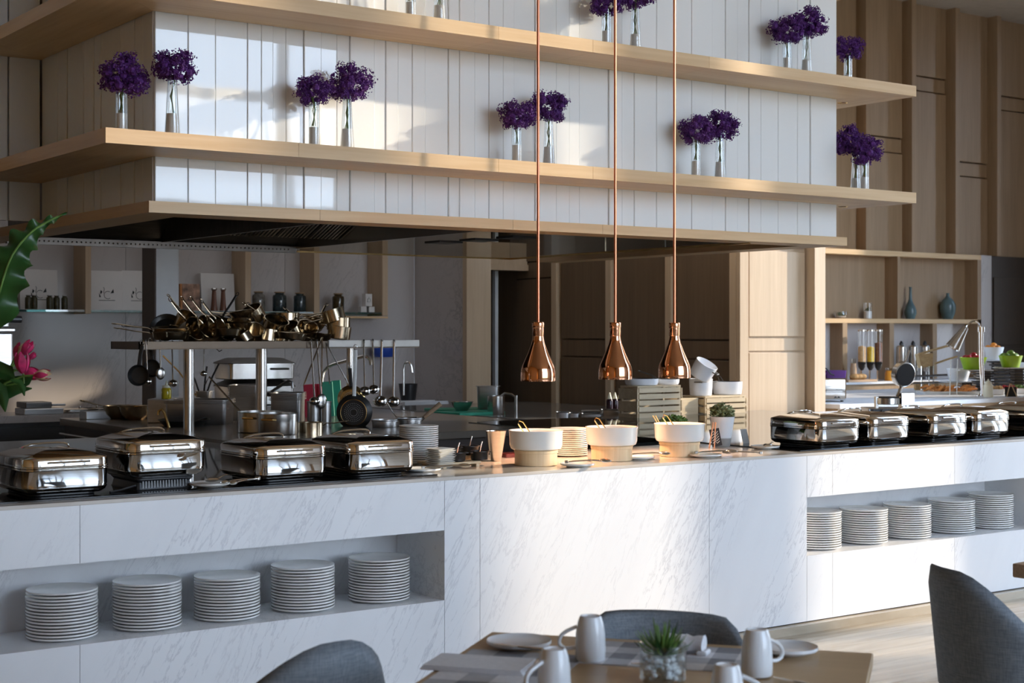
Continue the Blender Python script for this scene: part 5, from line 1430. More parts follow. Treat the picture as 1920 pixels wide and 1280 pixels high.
# heat lamp
p = at(1843, 9.7, .951); k = ksc(p)
hl_ = thing('heat_lamp', 'tall steel lamp post with a cone shade bent to the left over the food', 'lamp', p)
def Qx(x, y, base=p, x0=1843): 
    kk_ = ksc(base); return C3((x - x0)*kk_, 0, CAMZ + (HORIZON - y)*kk_ - base.z)
part('foot', MB().lathe([(0, 0), (.075, 0), (.075, .012), (.03, .02), (.03, .05), (0, .05)], 20), MAT['chrome'], hl_)
part('post', MB().tube([C3(0, 0, .02), Qx(1840, 680), Qx(1839.5, 620)], .024, 14), MAT['chrome'], hl_)
part('clamp', MB().cyl(.036, 0, .05, 14, Matrix.Translation(Qx(1839.5, 622))), MAT['chrome'], hl_)
part('gooseneck', MB().tube([Qx(*q) for q in ((1839, 620), (1839, 612), (1836, 605), (1829, 601), (1822, 602), (1815, 609), (1812, 616))], .010, 8, sub=2), MAT['chrome'], hl_)
a_ = Qx(1811, 613); b_ = Qx(1786, 652)
q0 = (b_ - a_).to_track_quat('Z', 'Y').to_matrix().to_4x4()
L_ = (b_ - a_).length
part('cone_shade', MB().lathe([(.022, 0), (.03, .005), (.075, L_), (.072, L_), (.028, .02), (.02, .015)], 28, Matrix.Translation(a_) @ q0), MAT['steel'], hl_)
# tray of fried food, front rim, sauce bottle, stand
p = at(1776, 10.3, .951); k = ksc(p)
ftr = thing('food_tray', 'long white tray of golden fried snacks under the cone lamp', 'tray', p, -YAW)
b = MB(); rloft(b, 108*k, .35, .04, [(.02, 0), (0, .03), (-.005, .032), (.01, .032), (.03, .006)]); part('tray', b, MAT['china'], ftr)
q = random.Random(4)
for i in range(46):
    M_ = Matrix.Translation((q.uniform(-.22, .25), q.uniform(-.12, .12), .03 + q.uniform(0, .05))) @ Euler((q.uniform(-.5,.5), q.uniform(-.8,.2), q.uniform(-.6,.6))).to_matrix().to_4x4()
    part('snack', MB().box(-.045, .045, -.016, .016, -.009, .009, M_, b=.004), MAT['fry'], ftr)
for i, (x, lb) in enumerate(((1782, 'left'), (1795, 'right'))):
    t = thing('wire_stand', 'thin upright steel rod standing in the fried food tray, %s of two' % lb, 'stand', at(x, 10.05, .951))
    part('rod', MB().tube([C3(-.006, 0, 0), C3(.004, 0, .37)], .005, 6), MAT['steel'], t)
def bottle(x, v, h, r, mat, cap, label, z=.951, name='squeeze_bottle'):
    t = thing(name, label, 'bottle', at(x, v, z))
    part('body', MB().lathe([(0, 0), (r, 0), (r*1.05, h*.05), (r, h*.66), (r*.7, h*.76), (0, h*.77)], 18), MAT[mat], t)
    part('cap', MB().lathe([(r*.72, h*.76), (r*.7, h*.85), (r*.25, h*.9), (r*.12, h), (0, h)], 16), MAT[cap], t)
bottle(1853, 9.55, .18, .045, 'cream', 'cream', 'cream squeeze bottle right of the lamp post foot')
# slate riser tiers with bowls
def riser(x0, x1, y0, y1, v, label):
    p = at((x0+x1)/2, v, .951); k = ksc(p); W = (x1-x0)*k
    z1 = CAMZ + (HORIZON - y0)*k; z0 = .951
    t = thing('slate_riser', label, 'riser', p, -YAW)
    n = 9; H = z1 - z0
    for i in range(n):
        w_ = W*(.62 + .38*((i*7) % 3)/2)
        part('slate', MB().box(-w_/2, w_/2, -.10, .10, i*H/n + H/n*.45, (i+1)*H/n - .004, b=.003), MAT['slate'], t)
        part('spacer', MB().box(-W*.22, W*.22, -.07, .07, i*H/n - (.004 if i else 0) + .0005, i*H/n + H/n*.44), MAT['steel_dark'], t)
    return z1
def taper_bowl(x, v, z, rpx, hpx, mat, label, tray=True, fill=None, fname='fruit', nf=7, fr=.045):
    p = at(x, v, z); k = ksc(p); R_ = rpx*k; H = hpx*k
    o = part('slate_plate', MB().box(-R_*1.25, R_*1.25, -R_*.9, R_*.9, 0, .010, Matrix.Rotation(-YAW, 4, 'Z'), b=.003), MAT['china_cool'], None, p)
    tag(o, 'white tray plate under the ' + label, 'plate')
    t = thing('tapered_bowl', label, 'bowl', p + Vector((0, 0, .011)), -YAW)
    part('bowl', MB().lathe([(0, 0), (R_*.68, 0), (R_*.72, .006), (R_, H), (R_*.97, H), (R_*.68, .012), (0, .010)], 28), MAT[mat], t)
    if fill:
        q = random.Random(int(x))
        for i in range(nf):
            a = 2*PI*i/nf; rr = R_*.58 if i < nf - 1 else 0
            o = part(fname, MB().ball((0, 0, 0), fr, 14, 8, sc=(1,1,.92)), MAT[fill], None, p + Vector((rr*math.cos(a), rr*math.sin(a), H*1.0 + (.028 if i == nf-1 else 0) - fr*.05)))
            nm = ['front', 'front right', 'right', 'back right', 'back', 'back left', 'left', 'front left'][int((math.degrees(a) + 90 + math.degrees(YAW)) % 360 / 45)] if i < nf-1 else 'top centre'
            word = {'orange': 'orange', 'apple': 'green apple', 'red_fruit': 'red fruit'}[fill]
            tag(o, '%s at the %s of the %s' % (word, nm, ' '.join(label.split()[:4])), 'fruit', word + 's in the ' + ' '.join(label.split()[:3]))
        part('packing', MB().lathe([(0, H*.6), (R_*.86, H*.6), (R_*.88, H*.7), (0, H*.75)], 16), MAT[fill], t)
z1 = riser(1855, 1900, 676, 742, 10.6, 'middle stack of dark slate riser plates under the white bowl of oranges')
z2 = riser(1822, 1866, 694, 742, 10.2, 'left stack of dark slate riser plates under the left lime bowl')
z3_ = riser(1888, 1925, 690, 742, 10.0, 'right stack of dark slate riser plates under the right lime bowl')
z4 = riser(1800, 1826, 716, 742, 10.5, 'low stack of dark slate riser plates at the left under the white bowl')
taper_bowl(1863, 10.6, z1 + .0, 19, 24, 'china_cool', 'high white bowl filled with oranges', True, 'orange', nf=7, fr=.038)
taper_bowl(1825, 10.2, z2 + .0, 25, 23, 'lime', 'left lime green bowl behind the lamp post', True, 'red_fruit', nf=6, fr=.04)
taper_bowl(1895, 10.0, z3_ + .0, 22, 22, 'lime', 'right lime green bowl of green apples', True, 'apple', nf=6, fr=.045)
taper_bowl(1797, 10.5, z4 + .0, 23, 24, 'china_cool', 'low white bowl of crackers left of post')
taper_bowl(1926, 10.3, .951 + .16, 18, 24, 'china_cool', 'white bowl of yellow fruit cut by right edge')
# small dishes along the right
for i, (x, m_, lb) in enumerate(((1868, 'bread', 'white dish of brown pastry right of the cream bottle'), (1893, 'red_fruit', 'white dish of red slices behind the folded black sign'), (1915, 'leaf2', 'white dish of green salad at the right edge'))):
    p = at(x, 9.85, .951)
    t = thing('serving_dish', lb, 'dish', p, -YAW)
    b = MB(); rloft(b, .15, .12, .02, [(.01, 0), (0, .06), (.006, .06), (.014, .01)]); part('dish', b, MAT['china_cool'], t)
    q = random.Random(i); f = MB()
    for j in range(26): f.ball((q.uniform(-.06, .06), q.uniform(-.045, .045), .062 + q.uniform(0, .018)), .018, 7, 4)
    part('food', f, MAT[m_], t, kind='stuff')
for x, lb in ((1896, 'folded black table sign with wooden legs at the right end'),):
    p = at(x, 9.5, .951)
    t = thing('table_sign', lb, 'sign', p, -YAW)
    part('panel', MB().box(-.06, .06, 0, .006, 0, .10, Matrix.Rotation(-.2, 4, 'X')), MAT['black'], t)
    part('leg', MB().tube([(-.05, -.02, 0), (-.01, .0, .13)], .006, 5), MAT['pine'], t)
    part('leg', MB().tube([(.05, -.02, 0), (.0, .0, .13)], .006, 5), MAT['pine'], t)
# cane basket stand and chrome rack
p = at(1740, 10.9, .951)
cs = thing('cane_basket', 'tilted cane basket on a steel stand left of the lamp shade', 'basket', p)
k = ksc(p)
def Qb(x, y): return C3((x - 1740)*k, 0, CAMZ + (HORIZON - y)*k - .951)
part('rim', MB().tube([Qb(1722, 664), Qb(1752, 655), Qb(1778, 648)], .014, 6).tube([Qb(1752, 682), Qb(1775, 674), Qb(1795, 668)], .012, 6), MAT['wicker'], cs)
pts = [Qb(1722, 664), Qb(1750, 662), Qb(1748, 686), Qb(1728, 690)]
part('basket', MB().loft([[tuple(v_) for v_ in pts], [tuple(v_ + C3(0, .15, 0)) for v_ in pts]], False), MAT['wicker'], cs)
for x in (1728, 1742, 1750):
    part('leg', MB().tube([Qb(x, 686), Qb(x, 743)], .007, 6), MAT['steel'], cs)
part('rack_bar', MB().tube([Qb(1712, 705), Qb(1797, 702)], .014, 6), MAT['steel_dark'], cs)
part('rack_bar', MB().tube([Qb(1712, 718), Qb(1800, 716)], .010, 6), MAT['steel_dark'], cs)
for i, (x, lb) in enumerate(((1722, 'left'), (1736, 'middle'), (1752, 'right'))):
    t = thing('chafing_tin', 'square tin in the back row beyond the waffle iron, %s of three' % lb, 'tin', at(x, 11.2, .951), -YAW)
    part('tin', MB().box(-.04, .04, -.04, .04, 0, .09, b=.004), MAT['bread'], t)
# back counter along far wall: cereal dispensers, jugs
def cereal(x, mat, lb, top=690, lvl=652):
    p = at(x, 14.6, .901); k = ksc(p)
    t = thing('cereal_dispenser', lb, 'dispenser', p, -YAW)
    def zz(y): return CAMZ + (HORIZON - y)*k - .901
    part('cylinder', MB().loft([[(.058*math.cos(2*PI*i/20), .058*math.sin(2*PI*i/20), z_) for i in range(20)] for z_ in (zz(678), zz(621))], True, caps=(False, False)), MAT['glass'], t)
    part('cereal', MB().lathe([(0, zz(678)), (.053, zz(678)), (.053, zz(lvl)), (0, zz(lvl - 2))], 18), MAT[mat], t)
    part('cap', MB().lathe([(.062, zz(621)), (.062, zz(618)), (0, zz(617))], 18), MAT['steel'], t)
    part('spout', MB().lathe([(.02, zz(694)), (.05, zz(688)), (.06, zz(678)), (0, zz(678))], 16), MAT['black'], t)
    part('turn_knob', MB().tube([(0, -.05, zz(684)), (0, -.09, zz(684)), (.03, -.09, zz(680))], .012, 6), MAT['black'], t)
    part('stand', MB().tube([(0, .05, 0), (0, .05, zz(680))], .014, 6), MAT['steel'], t)
    return t
cereal(1616, 'flake', 'cereal dispenser of pale flakes, left of three on the far counter', lvl=650)
cereal(1632, 'flake_y', 'cereal dispenser of yellow flakes, middle of three on the far counter', lvl=651)
cereal(1647, 'flake_b', 'cereal dispenser of chocolate puffs, right of three on the far counter', lvl=643)
for i, (x, y0, x1, m_, lb) in enumerate(((1600, 672, 6, 'handle_wood', 'narrow wooden bottle left of the cereal dispensers'), (1668, 690, 9, 'amber', 'glass jug of orange juice left of the black pan disc'), (1700, 694, 8, 'amber', 'second jug of orange juice right of the black pan disc'))):
    p = at(x, 14.6, .901); k = ksc(p); h = CAMZ + (HORIZON - y0)*k - .901
    t = thing('juice_jug' if m_ == 'amber' else 'bottle', lb, 'jug' if m_ == 'amber' else 'bottle', p)
    part('body', MB().lathe([(0, 0), (x1*k, 0), (x1*k*1.05, .01), (x1*k, h*.6), (x1*k*.8, h*.75), (x1*k*.85, h*.8), (0, h*.8)], 18), MAT[m_], t)
    part('neck', MB().lathe([(x1*k*.8, h*.8), (x1*k*.85, h), (x1*k*.75, h), (x1*k*.7, h*.82)], 18), MAT['glass_skirt'], t)
for i in range(3):
    t = thing('drink_urn', 'small steel lidded urn on the far counter, %s of three' % ['left', 'middle', 'right'][i], 'urn', at(1690 + i*22, 14.7, .901))
    k = ksc(t.location)
    part('body', MB().lathe([(0, .12), (.07, .12), (.075, .14), (.075, .48), (.06, .50), (0, .51)], 20), MAT['steel'], t)
    part('lid_knob', MB().lathe([(.03, .51), (.03, .53), (.015, .56), (0, .57)], 12), MAT['black'], t)
    part('stand', MB().cyl(.06, 0, .12, 14), MAT['steel_dark'], t)
tag(part('bread_board', MB().box(-.3, .3, -.1, .1, 0, .03, b=.004), MAT['handle_wood'], None, at(1608, 14.55, .901)), 'wooden board with loaves left on the far counter', 'board')
for i in range(3):
    tag(part('bread_loaf', MB().ball((0,0,0), .07, 12, 7, sc=(1.2,.8,.6)), MAT['bread'], None, at(1602 + i*7, 14.55, .931 + .04)), 'small bread loaf on the wooden board, %s of three' % ['left', 'middle', 'right'][i], 'bread', 'bread loaves on the far counter')
tag(part('white_board', MB().box(-.1, .1, 0, .01, 0, .62, b=.002), MAT['paper'], None, at(1534, 14.95, .95)), 'upright white board against the marble beside the wood wall', 'board')
# things on the display cabinet shelf
CZ = 1.7905
def lathe_thing(name, cat, x, prof, mat, label, v=14.9):
    p = at(x, v, CZ); k = ksc(p)
    o = part(name, MB().lathe([(r*k, h*k) for r, h in prof], 28), MAT[mat], None, p)
    return tag(o, label, cat)
lathe_thing('bottle_vase', 'vase', 1707, [(0, 0), (8, 0), (11, 9), (11.5, 15), (9, 23), (4.5, 32), (3, 38), (2.4, 58), (3.2, 60), (1.5, 60)], 'vase_teal', 'tall narrow necked teal vase on the display cabinet, left one')
lathe_thing('round_vase', 'vase', 1777, [(0, 0), (9, 0), (13, 10), (15, 20), (14.5, 28), (10, 36), (4, 42), (2.6, 46), (3.2, 49), (1.5, 49)], 'vase_teal', 'round bellied teal vase with short neck, right one')
def succulent(x, label, kind):
    p = at(x, 14.9, CZ); k = ksc(p)
    t = thing('terrarium', label, 'plant', p)
    if kind == 'round':
        part('glass_bowl', MB().loft([[(r*k*math.cos(2*PI*i/20), r*k*math.sin(2*PI*i/20), z_*k) for i in range(20)] for r, z_ in ((5, 0), (11, 3), (13, 7), (12, 13))], True, caps=(True, False)), MAT['glass'], t)
        part('soil', MB().lathe([(0, .5*k), (9*k, 2*k), (10*k, 4*k), (0, 5*k)], 16), MAT['sand'], t)
        sprigs('plant', MAT['leaf'], 90, 8*k, 9*k, t, 5*k, 3)
    else:
        part('glass_box', MB().loft([[(r*k*math.cos(2*PI*i/20), r*k*math.sin(2*PI*i/20), z_*k) for i in range(20)] for r, z_ in ((8, 0), (8, 31 if kind == 'l' else 30))], True, caps=(True, False)), MAT['glass'], t)
        part('sand', MB().lathe([(0, .5*k), (7.4*k, .5*k), (7.4*k, 14*k), (0, 14*k)], 16), MAT['sand'], t)
        sprigs('plant', MAT['leaf'], 50, 5*k, 12*k, t, 13*k, 8)
succulent(1533, 'tall glass with white sand and plant at the left end of the cabinet', 'l')
succulent(1576, 'round glass bowl terrarium with a green tuft on the cabinet', 'round')
succulent(1627, 'short glass with white sand and a small plant on the cabinet', 's')

# ------------------------------------------------------------------ left foreground: dispenser, tulips, big leaf
p = P(-12, 693, v=6.35)
wm = thing('steel_warmer', 'steel box warmer with a lid handle at the left frame edge', 'warmer', (p.x, 6.30, CT + .007), 0)
k = ksc(wm.location); Hh = CAMZ + (HORIZON - 693)*k - CT
part('body', MB().box(-.25, P(24, 650, v=6.30).x - p.x, 0, .3, Hh, Hh + .145, b=.006), MAT['steel_dull'], wm)
part('lid', MB().box(-.25, P(28, 650, v=6.30).x - p.x, -.01, .31, Hh + .147, Hh + .165, b=.005).box(-.25, P(20, 650, v=6.30).x - p.x, .02, .28, Hh + .166, Hh + .205, b=.006), MAT['steel_dull'], wm)
part('knob', MB().cyl(.014, 0, .05, 12, Matrix.Translation((P(23, 606, v=6.3).x - p.x - .02, -.02, Hh + .20)) @ Matrix.Rotation(PI/2, 4, 'Y')), MAT['black'], wm)
for s in (-.2, -.12):
    part('leg', MB().box(s, s + .03, .05, .25, 0, Hh), MAT['steel_dark'], wm)
# vase outside the frame that carries the tulips and the leaf
fv = P(-75, 800, v=6.05)
tv = thing('tulip_arrangement', 'pink and cream tulips with long leaves leaning in from the left edge', 'flowers', (fv.x, fv.y, CT + .007))
ks = ksc(tv.location)
def T(x, y, dep=0.0):
    """point seen at pixel x, y, at the vase's own depth (plus dep) relative to the vase"""
    q = P(x, y, d=(fv.x*SN + fv.y*CS) + dep); return q - tv.location
part('vase', MB().loft([[(r*math.cos(2*PI*i/24), r*math.sin(2*PI*i/24), z_) for i in range(24)] for r, z_ in ((.05, 0), (.06, .02), (.07, .2), (.075, .26))], True, caps=(True, False)), MAT['glass'], tv)
def tulip(x, y, ang, s, mixed, dep, sx, sy):
    c = T(x, y, dep)
    dir_ = C3(math.cos(ang), -.15, math.sin(ang)).normalized()
    Mq = Matrix.Translation(c) @ dir_.to_track_quat('Z', 'Y').to_matrix().to_4x4() @ Matrix.Scale(s*1.45*ks, 4)
    h = part('tulip_head', MB().ball((0, 0, -.1), .55, 10, 7, Mq, sc=(1,1,1.3)), MAT['tulip_cream' if mixed else 'tulip'], tv)
    for i in range(6):
        a = 2*PI*i/6 + (0 if i % 2 else .2)
        pet = []
        for j in range(7):
            f = j/6; wd = .52*math.sin(PI*min(f*.86 + .10, 1))**.8 + .03; rr = .62*math.sin(PI*(f*.62 + .12)) + (.05 if i % 2 else 0); zz = -.9 + 1.9*f
            row = []
            for m in range(5):
                aa = a + (m - 2)/2*wd
                row.append((rr*math.cos(aa)*(1 + .04*abs(m-2)), rr*math.sin(aa)*(1 + .04*abs(m-2)), zz))
            pet.append(row)
        pm = MB(); pm.loft(pet, True, Mq, closed=False)
        pm.loft([[(x_*.93, y_*.93, z_) for x_, y_, z_ in r_] for r_ in pet], True, Mq, closed=False)
        part('petal', pm, MAT['tulip' if (not mixed or i % 2) else 'tulip_cream'], h)
    e0 = c - dir_*s*ks*.9
    part('tulip_stem', MB().tube([Vector((0, 0, .2)), T(sx, sy, dep*.5), e0 - dir_*.05, e0], .0045, 6), MAT['leaf2'], tv)
tulip(50, 653, .9, 11, False, .06, -20, 735)
tulip(34, 657, 1.1, 10, True, .10, -30, 730)
tulip(42, 681, 1.6, 14, False, -.05, -10, 725)
tulip(55, 699, -.2, 12, False, .02, 0, 730)
tulip(78, 703, .05, 11, True, -.08, 10, 718)
tulip(60, 668, .7, 6, False, .12, 0, 715)
def blade(pts, wds, name, mat, wave=0, th=.0015, dip=0.0, fold=.12, par=tv):
    """leaf blade along points (vectors) with half widths; real thickness"""
    n = len(pts); rows = []; rows2 = []
    for i, p_ in enumerate(pts):
        t_ = (pts[min(i+1, n-1)] - pts[max(i-1, 0)]).normalized()
        f_ = C3(0, -1, 0); sd = t_.cross(f_).normalized(); nn = sd.cross(t_)
        row = []
        for m in range(7):
            s_ = (m - 3)/3; w_ = wds[i]*s_
            off = -abs(s_)*wds[i]*fold + (wave*math.sin(i*1.9 + (m > 3)*1.2)*abs(s_)**2)
            row.append(p_ + sd*w_*(1 + (.16*math.sin(i*2.4 + m) if wave and abs(s_) > .6 else 0)) + nn*off)
        rows.append([tuple(v_) for v_ in row]); rows2.append([tuple(v_ + nn*th) for v_ in row])
    b_ = MB(); b_.loft(rows, True, closed=False); b_.loft(rows2, True, closed=False)
    return part(name, b_, mat, par, ang=0)
for i, (pp, ww) in enumerate((([(-60, 760), (-20, 735), (20, 722), (50, 712), (64, 700)], [.01, .03, .035, .02, .002]),
                ([(-50, 700), (-10, 690), (15, 700), (28, 712)], [.02, .035, .03, .003]),
                ([(-40, 770), (0, 742), (30, 730), (60, 728)], [.01, .025, .02, .002]),
                ([(-40, 700), (0, 735), (6, 752), (10, 772)], [.02, .03, .02, .002]),
                ([(20, 712), (36, 716), (42, 728), (46, 742)], [.004, .012, .012, .002]))):
    blade([T(x, y, -.03*i) for x, y in pp], ww, 'tulip_leaf', MAT['leaf'], fold=.35)
# big wavy leaf
bl = thing('large_leaf', 'large dark green wavy leaf rising at the left frame edge', 'leaf', tv.location + Vector((0, 0, .01)))
pp = [(-70, 700), (-40, 640), (-12, 590), (-2, 560), (6, 530), (14, 505), (24, 482), (38, 462), (52, 447), (66, 434), (80, 426), (94, 418), (108, 411), (124, 406)]
ww = [.02, .05, .09, .10, .105, .10, .09, .075, .062, .045, .028, .018, .012, .002]
def resample(P_, W_, n):
    out = []; wo_ = []
    for i in range(n):
        f = i/(n-1)*(len(P_)-1); j = min(int(f), len(P_)-2); g = f - j
        out.append(P_[j].lerp(P_[j+1], g)); wo_.append(W_[j]*(1-g) + W_[j+1]*g)
    return out, wo_
pv, wv = resample([T(x, y, -.1 + .02*i) for i, (x, y) in enumerate(pp)], [w_*.78 for w_ in ww], 60)
def leafblade():
    rows = []; rows2 = []; n = len(pv)
    for i, p_ in enumerate(pv):
        t_ = (pv[min(i+1, n-1)] - pv[max(i-1, 0)]).normalized(); f_ = C3(0, -1, 0); sd = t_.cross(f_).normalized(); nn = sd.cross(t_)
        lobe = 1 + .20*math.sin(i*.78)
        row = []
        for m in range(11):
            s_ = (m - 5)/5
            off = .022*math.sin(i*.78 + (1.5 if m > 5 else 0))*abs(s_)**1.5 - abs(s_)*wv[i]*.25
            row.append(p_ + sd*wv[i]*s_*(1 + (lobe - 1)*abs(s_)) + nn*off)
        rows.append([tuple(v_) for v_ in row]); rows2.append([tuple(v_ + nn*.002) for v_ in row])
    b_ = MB(); b_.loft(rows, True, closed=False); b_.loft(rows2, True, closed=False); return b_
lb_ = part('blade', leafblade(), MAT['leaf'], bl, ang=0)
part('midrib', MB().tube([v_ + C3(0, -.004, 0) for v_ in pv[::3]], .004, 6), MAT['leaf2'], bl)
part('leaf_stalk', MB().tube([Vector((0, 0, .02)), Vector((0, 0, .2)), pv[0]], .006, 6), MAT['leaf2'], bl)

# ------------------------------------------------------------------ dining table and settings
TZ = .75
A = P(922, 1184, z=TZ); B = P(1637, 1224, z=TZ)
ex = (B - A); TL = ex.length; ex.normalize(); ey = Vector((-ex.y, ex.x, 0))
trz = math.atan2(ex.y, ex.x)
TD = .95
O = A - ey*TD
tb = thing('dining_table', 'tan topped dining table laid for guests in the foreground', 'table', (O.x, O.y, 0), trz)
part('table_top', MB().box(0, TL, 0, TD, TZ - .035, TZ, b=.003), MAT['oak'], tb)
part('pedestal', MB().cyl(.045, .03, TZ - .035, 20, Matrix.Translation((TL/2, TD/2, 0))), MAT['black_metal'], tb)
part('foot_plate', MB().lathe([(0, 0), (.28, 0), (.28, .01), (.05, .03), (0, .03)], 32, Matrix.Translation((TL/2, TD/2, 0))), MAT['black_metal'], tb)
Tinv = Matrix.Rotation(-trz, 4, 'Z')
def TL_(x, y, z=TZ):
    q = P(x, y, z=z) - Vector((O.x, O.y, 0)); q = Tinv @ q; return q
def W_(lx, ly, z): 
    q = Matrix.Rotation(trz, 4, 'Z') @ Vector((lx, ly, z)); return q + Vector((O.x, O.y, 0))
# checked placemats: rectangles in table space
def placemat(x0, x1, y0, y1, label, nx, ny, rot=0):
    t = thing('placemat', label, 'placemat', W_((x0+x1)/2, (y0+y1)/2, TZ + .0006), trz + rot, 'checked grey linen placemats')
    w_, h_ = x1 - x0, y1 - y0
    pat = ['cloth_white', 'cloth_mid', 'cloth_grey']
    for i in range(nx):
        for j in range(ny):
            m_ = pat[(i % 2) + (j % 2)]
            part('check', MB().box(-w_/2 + i*w_/nx, -w_/2 + (i+1)*w_/nx, -h_/2 + j*h_/ny, -h_/2 + (j+1)*h_/ny, 0, .0022), MAT[m_], t)
    return t
placemat(.33, .78, TD - .335, TD - .05, 'checked grey and white linen placemat along the far table edge', 7, 4)
placemat(.02, .33, .16, .70, 'checked grey linen placemat at the left table side under the napkin', 4, 6)
placemat(TL - .40, TL - .04, .06, .46, 'checked grey linen placemat at the right front of the table', 5, 5)
placemat(.36, .70, .01, .22, 'checked grey linen placemat at the near table edge', 6, 4)
# mugs: narrow end up
def mug(x, y0, y1, rpx, label, hang_, sc=1.0):
    """x centre, y0 top, y1 foot pixel"""
    p = P(x, y1 - 10, z=TZ + .004); k = ksc(p); H = (y1 - y0 - 8)*k; R_ = rpx*k
    t = thing('mug', label, 'mug', p, 0, 'tall white mugs standing upside down on the table')
    part('body', MB().lathe([(0, .004), (R_*.9, .004), (R_*.93, 0), (R_, .004), (R_*1.02, H*.25), (R_*.98, H*.6), (R_*.86, H*.85), (R_*.74, H*.97), (R_*.70, H), (R_*.60, H), (R_*.58, H*.975), (0, H*.97)], 36), MAT['china_cool'], t)
    a = math.radians(hang_); d_ = C3(math.cos(a), math.sin(a), 0)
    pts = [d_*R_*.97 + Vector((0,0,H*.28)), d_*(R_ + .03) + Vector((0,0,H*.25)), d_*(R_ + .045) + Vector((0,0,H*.38)), d_*(R_ + .036) + Vector((0,0,H*.60)), d_*(R_*.9) + Vector((0,0,H*.76))]
    sm = []
    for i in range(len(pts)-1):
        for j in range(3):
            sm.append(pts[i].lerp(pts[i+1], j/3))
    sm.append(pts[-1])
    part('handle', MB().tube(pts, .0062, 10, flat=.8, sub=3), MAT['china_cool'], t)
    return t
mug(1107, 1156, 1246, 28, 'white mug at the far left of the table, handle to the left', 180)
mug(1039, 1217, 1316, 31, 'white mug at the near left of the table, handle toward the front', 215)
mug(1419, 1181, 1275, 29, 'white mug at the far right of the table', 30)
mug(1363, 1247, 1345, 31, 'white mug at the near right, only its top showing', 0)
def tsaucer(x, y, r, label):
    p = P(x, y, z=TZ + .0005)
    o = part('saucer', MB().lathe(plate_prof(r, .020), 36), MAT['china_cool'], None, p); return tag(o, label, 'saucer', 'white saucers on the dining table')
tsaucer(973, 1212, .088, 'white saucer with a knife across it, left far corner of table')
tsaucer(1478, 1224, .078, 'white saucer behind the far right mug')
def knife(x0, y0, x1, y1, z, label, name='table_knife', cat='knife'):
    a = P(x0, y0, z=z); b2 = P(x1, y1, z=z)
    t = thing(name, label, cat, a); e_ = b2 - a
    part('blade', MB().tube([Vector((0,0,0)), e_*.25, e_*.5], .009, 6, flat=.18, taper=[.3, 1, .8]), MAT['steel'], t)
    part('handle', MB().tube([e_*.5, e_*.75, e_], .008, 8, flat=.5, taper=[.7, 1, 1.1]), MAT['steel'], t)
    return t
knife(925, 1206, 1020, 1217, TZ + .024, 'steel knife resting across the left saucer')
knife(990, 1255, 1012, 1236, TZ + .008, 'steel knife tip beside the folded napkin')
knife(1183, 1243, 1240, 1246, TZ + .006, 'steel knife lying on the far placemat left of the succulent')
knife(1450, 1268, 1530, 1285, TZ + .007, 'steel fork by the near right placemat', 'table_fork', 'fork')
# napkins
np_ = thing('folded_napkin', 'large white folded linen napkin on the left placemat', 'napkin', P(910, 1250, z=TZ + .003), trz)
for i in range(3):
    part('fold', MB().box(-.15 + i*.003, .12 - i*.004, -.075 + i*.003, .085 - i*.002, i*.004, i*.004 + .0036, b=.0015), MAT['cloth_white'], np_)
np2 = thing('rolled_napkin', 'crumpled white napkin standing behind the succulent jar', 'napkin', P(1278, 1222, z=TZ + .003), trz - .1)
rings = []
for i in range(9):
    x_ = -.055 + i*.014
    rings.append([(x_ + .004*math.sin(i), (.028 + .004*math.sin(i*1.7))*math.cos(2*PI*j/12), .024 + (.022 + .004*math.cos(i*2.1 + j))*math.sin(2*PI*j/12)) for j in range(12)])
part('cloth_roll', MB().loft(rings, True), MAT['cloth_white'], np2)
part('loose_corner', MB().box(.045, .075, -.03, .02, -.0, .012, b=.004), MAT['cloth_white'], np2)
# succulent jar
p = P(1243, 1275, z=TZ + .003)
sj = thing('succulent_jar', 'spiky green plant in a glass jar of white pebbles, table centre', 'plant', p)
k = ksc(p); R_ = 44*k
part('jar', MB().loft([[(r*math.cos(2*PI*i/32), r*math.sin(2*PI*i/32), z_) for i in range(32)] for r, z_ in ((R_*.9, 0), (R_, .006), (R_, .085), (R_*1.0, .09), (R_*.95, .088), (R_*.95, .008))], True, caps=(True, True)), MAT['glass'], sj)
q = random.Random(12); pb_ = MB()
for i in range(60):
    a = q.uniform(0, 2*PI); rr = R_*.84*math.sqrt(q.random())
    pb_.ball((rr*math.cos(a), rr*math.sin(a), .012 + q.uniform(0, .045)), q.uniform(.006, .011), 7, 5, sc=(1, 1, .8))
part('pebbles', pb_, MAT['china_cool'], sj, kind='stuff')
for i in range(64):
    a = q.uniform(0, 2*PI); el = q.uniform(.15, 1.35); L_ = q.uniform(.055, .085)
    d_ = Vector((math.cos(a)*math.cos(el), math.sin(a)*math.cos(el), math.sin(el)))
    b0 = Vector((0, 0, .06)); 
    part('succulent_leaf', MB().tube([b0, b0 + d_*L_*.5, b0 + d_*L_*.85 + Vector((0,0,.004)), b0 + d_*L_ + Vector((0, 0, .012))], .0045, 5, flat=.45, taper=[.7, 1, .6, .15]), MAT['leaf2' if i % 3 else 'leaf'], sj)

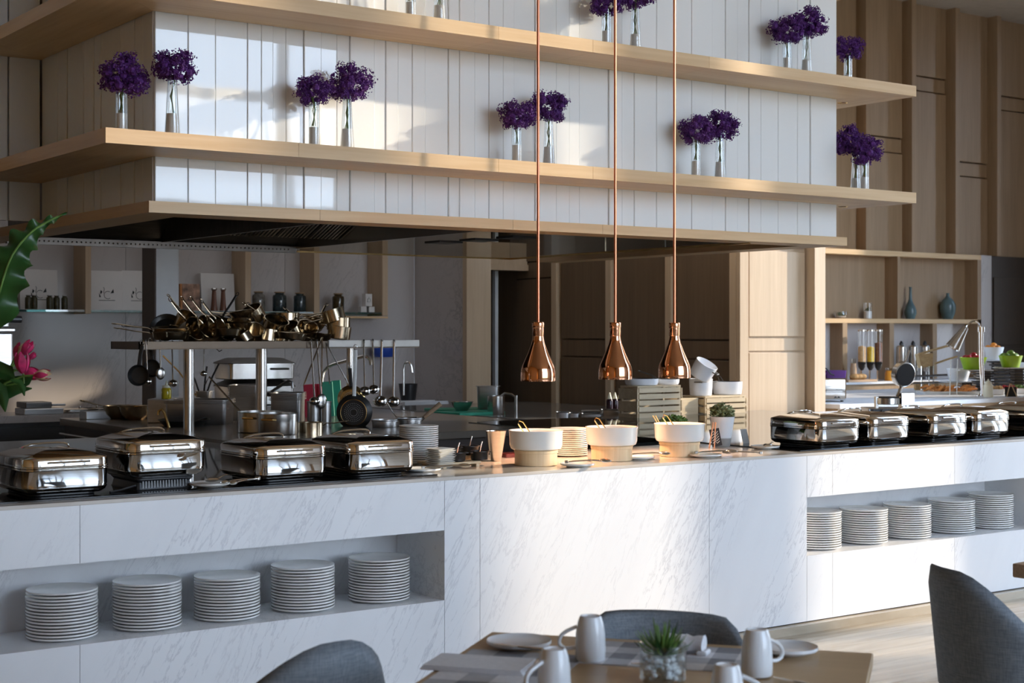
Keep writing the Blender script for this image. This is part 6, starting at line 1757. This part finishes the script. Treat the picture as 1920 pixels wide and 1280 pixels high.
# ------------------------------------------------------------------ upholstered chairs
def chair(loc, face, label, seat_z=.45, top=.80, st=34, ep=.9):
    """face: world direction angle the sitter looks along"""
    t = thing('dining_chair', label, 'chair', loc, face - PI/2, 'grey fabric dining chairs')
    # local: sitter looks along +y; back at -y
    def shell(off):
        rows = []
        for i in range(25):
            th = -PI*.62 + PI*1.24*i/24          # 0 = straight back
            row = []
            q_ = min(max((abs(th) - math.radians(st))/math.radians(112 - st), 0), 1)
            c_ = (1 + math.cos(PI*q_**ep))/2
            ht = (.05 + (top - seat_z - .05)*c_)
            for j in range(9):
                f = j/8
                zz = seat_z - .03 + (ht + .03)*f
                R0 = .245 + .012*f + off*(1 if j < 8 else .35)
                lean = -.030*f*c_
                row.append((R0*math.sin(th)*1.08, -R0*math.cos(th) + lean, zz + (0 if j < 8 else off*.5)))
            rows.append(row)
        return rows
    o_ = shell(.017); i_ = shell(-.017)
    rings = [r1 + r2[::-1] for r1, r2 in zip(o_, i_)]
    part('backrest', MB().loft(rings, True), MAT['fabric'], t, ang=0)
    b = MB()
    b.loft([[(r*1.05*math.cos(2*PI*k_/32), r*math.sin(2*PI*k_/32) + .02, z_) for k_ in range(32)] for r, z_ in ((.19, seat_z - .07), (.222, seat_z - .06), (.23, seat_z - .02), (.225, seat_z + .015), (.19, seat_z + .03), (.08, seat_z + .036))], True)
    part('seat', b, MAT['fabric'], t, ang=0)
    for sx_ in (-1, 1):
        for sy_ in (-1, 1):
            part('leg', MB().tube([(sx_*.15, sy_*.14, seat_z - .06), (sx_*.21, sy_*.20, 0)], .016, 10, taper=[1.2, .7]), MAT['handle_wood'], t)
    return t
CF = math.atan2(CS, SN)     # direction the camera looks along
def chair_at(x, y, z, off, face, label, top, **kw):
    p = P(x, y, z=z)
    q = p + Vector((math.cos(face), math.sin(face), 0))*off
    return chair((q.x, q.y, 0), face, label, top=top, **kw)
# behind the table, facing the camera
chair_at(1255, 1147, .80, .31, trz - PI/2, 'grey fabric chair facing the camera behind the laid table', .80)
# left of the table, near the frame bottom: looks to the table
fdir = trz + math.radians(20)
chair_at(618, 1204, .80, .26, CF + math.radians(40), 'grey fabric chair left of the table, only its back corner showing', .80, st=4, ep=.95)
chair_at(1778, 1067, .82, .27, CF - math.radians(76), 'grey fabric chair at the lower right seen from its left side', .82, st=14, ep=1.0)
tb2 = thing('side_table', 'wooden table corner entering the frame at the right edge', 'table', P(1898, 1056, z=.75), -YAW + .70)
tb2.location.z = 0
part('table_top', MB().box(0, .9, -.8, 0, .70, .75, b=.003), MAT['handle_wood'], tb2)
part('leg', MB().box(.40, .48, -.48, -.40, 0, .70), MAT['handle_wood'], tb2)
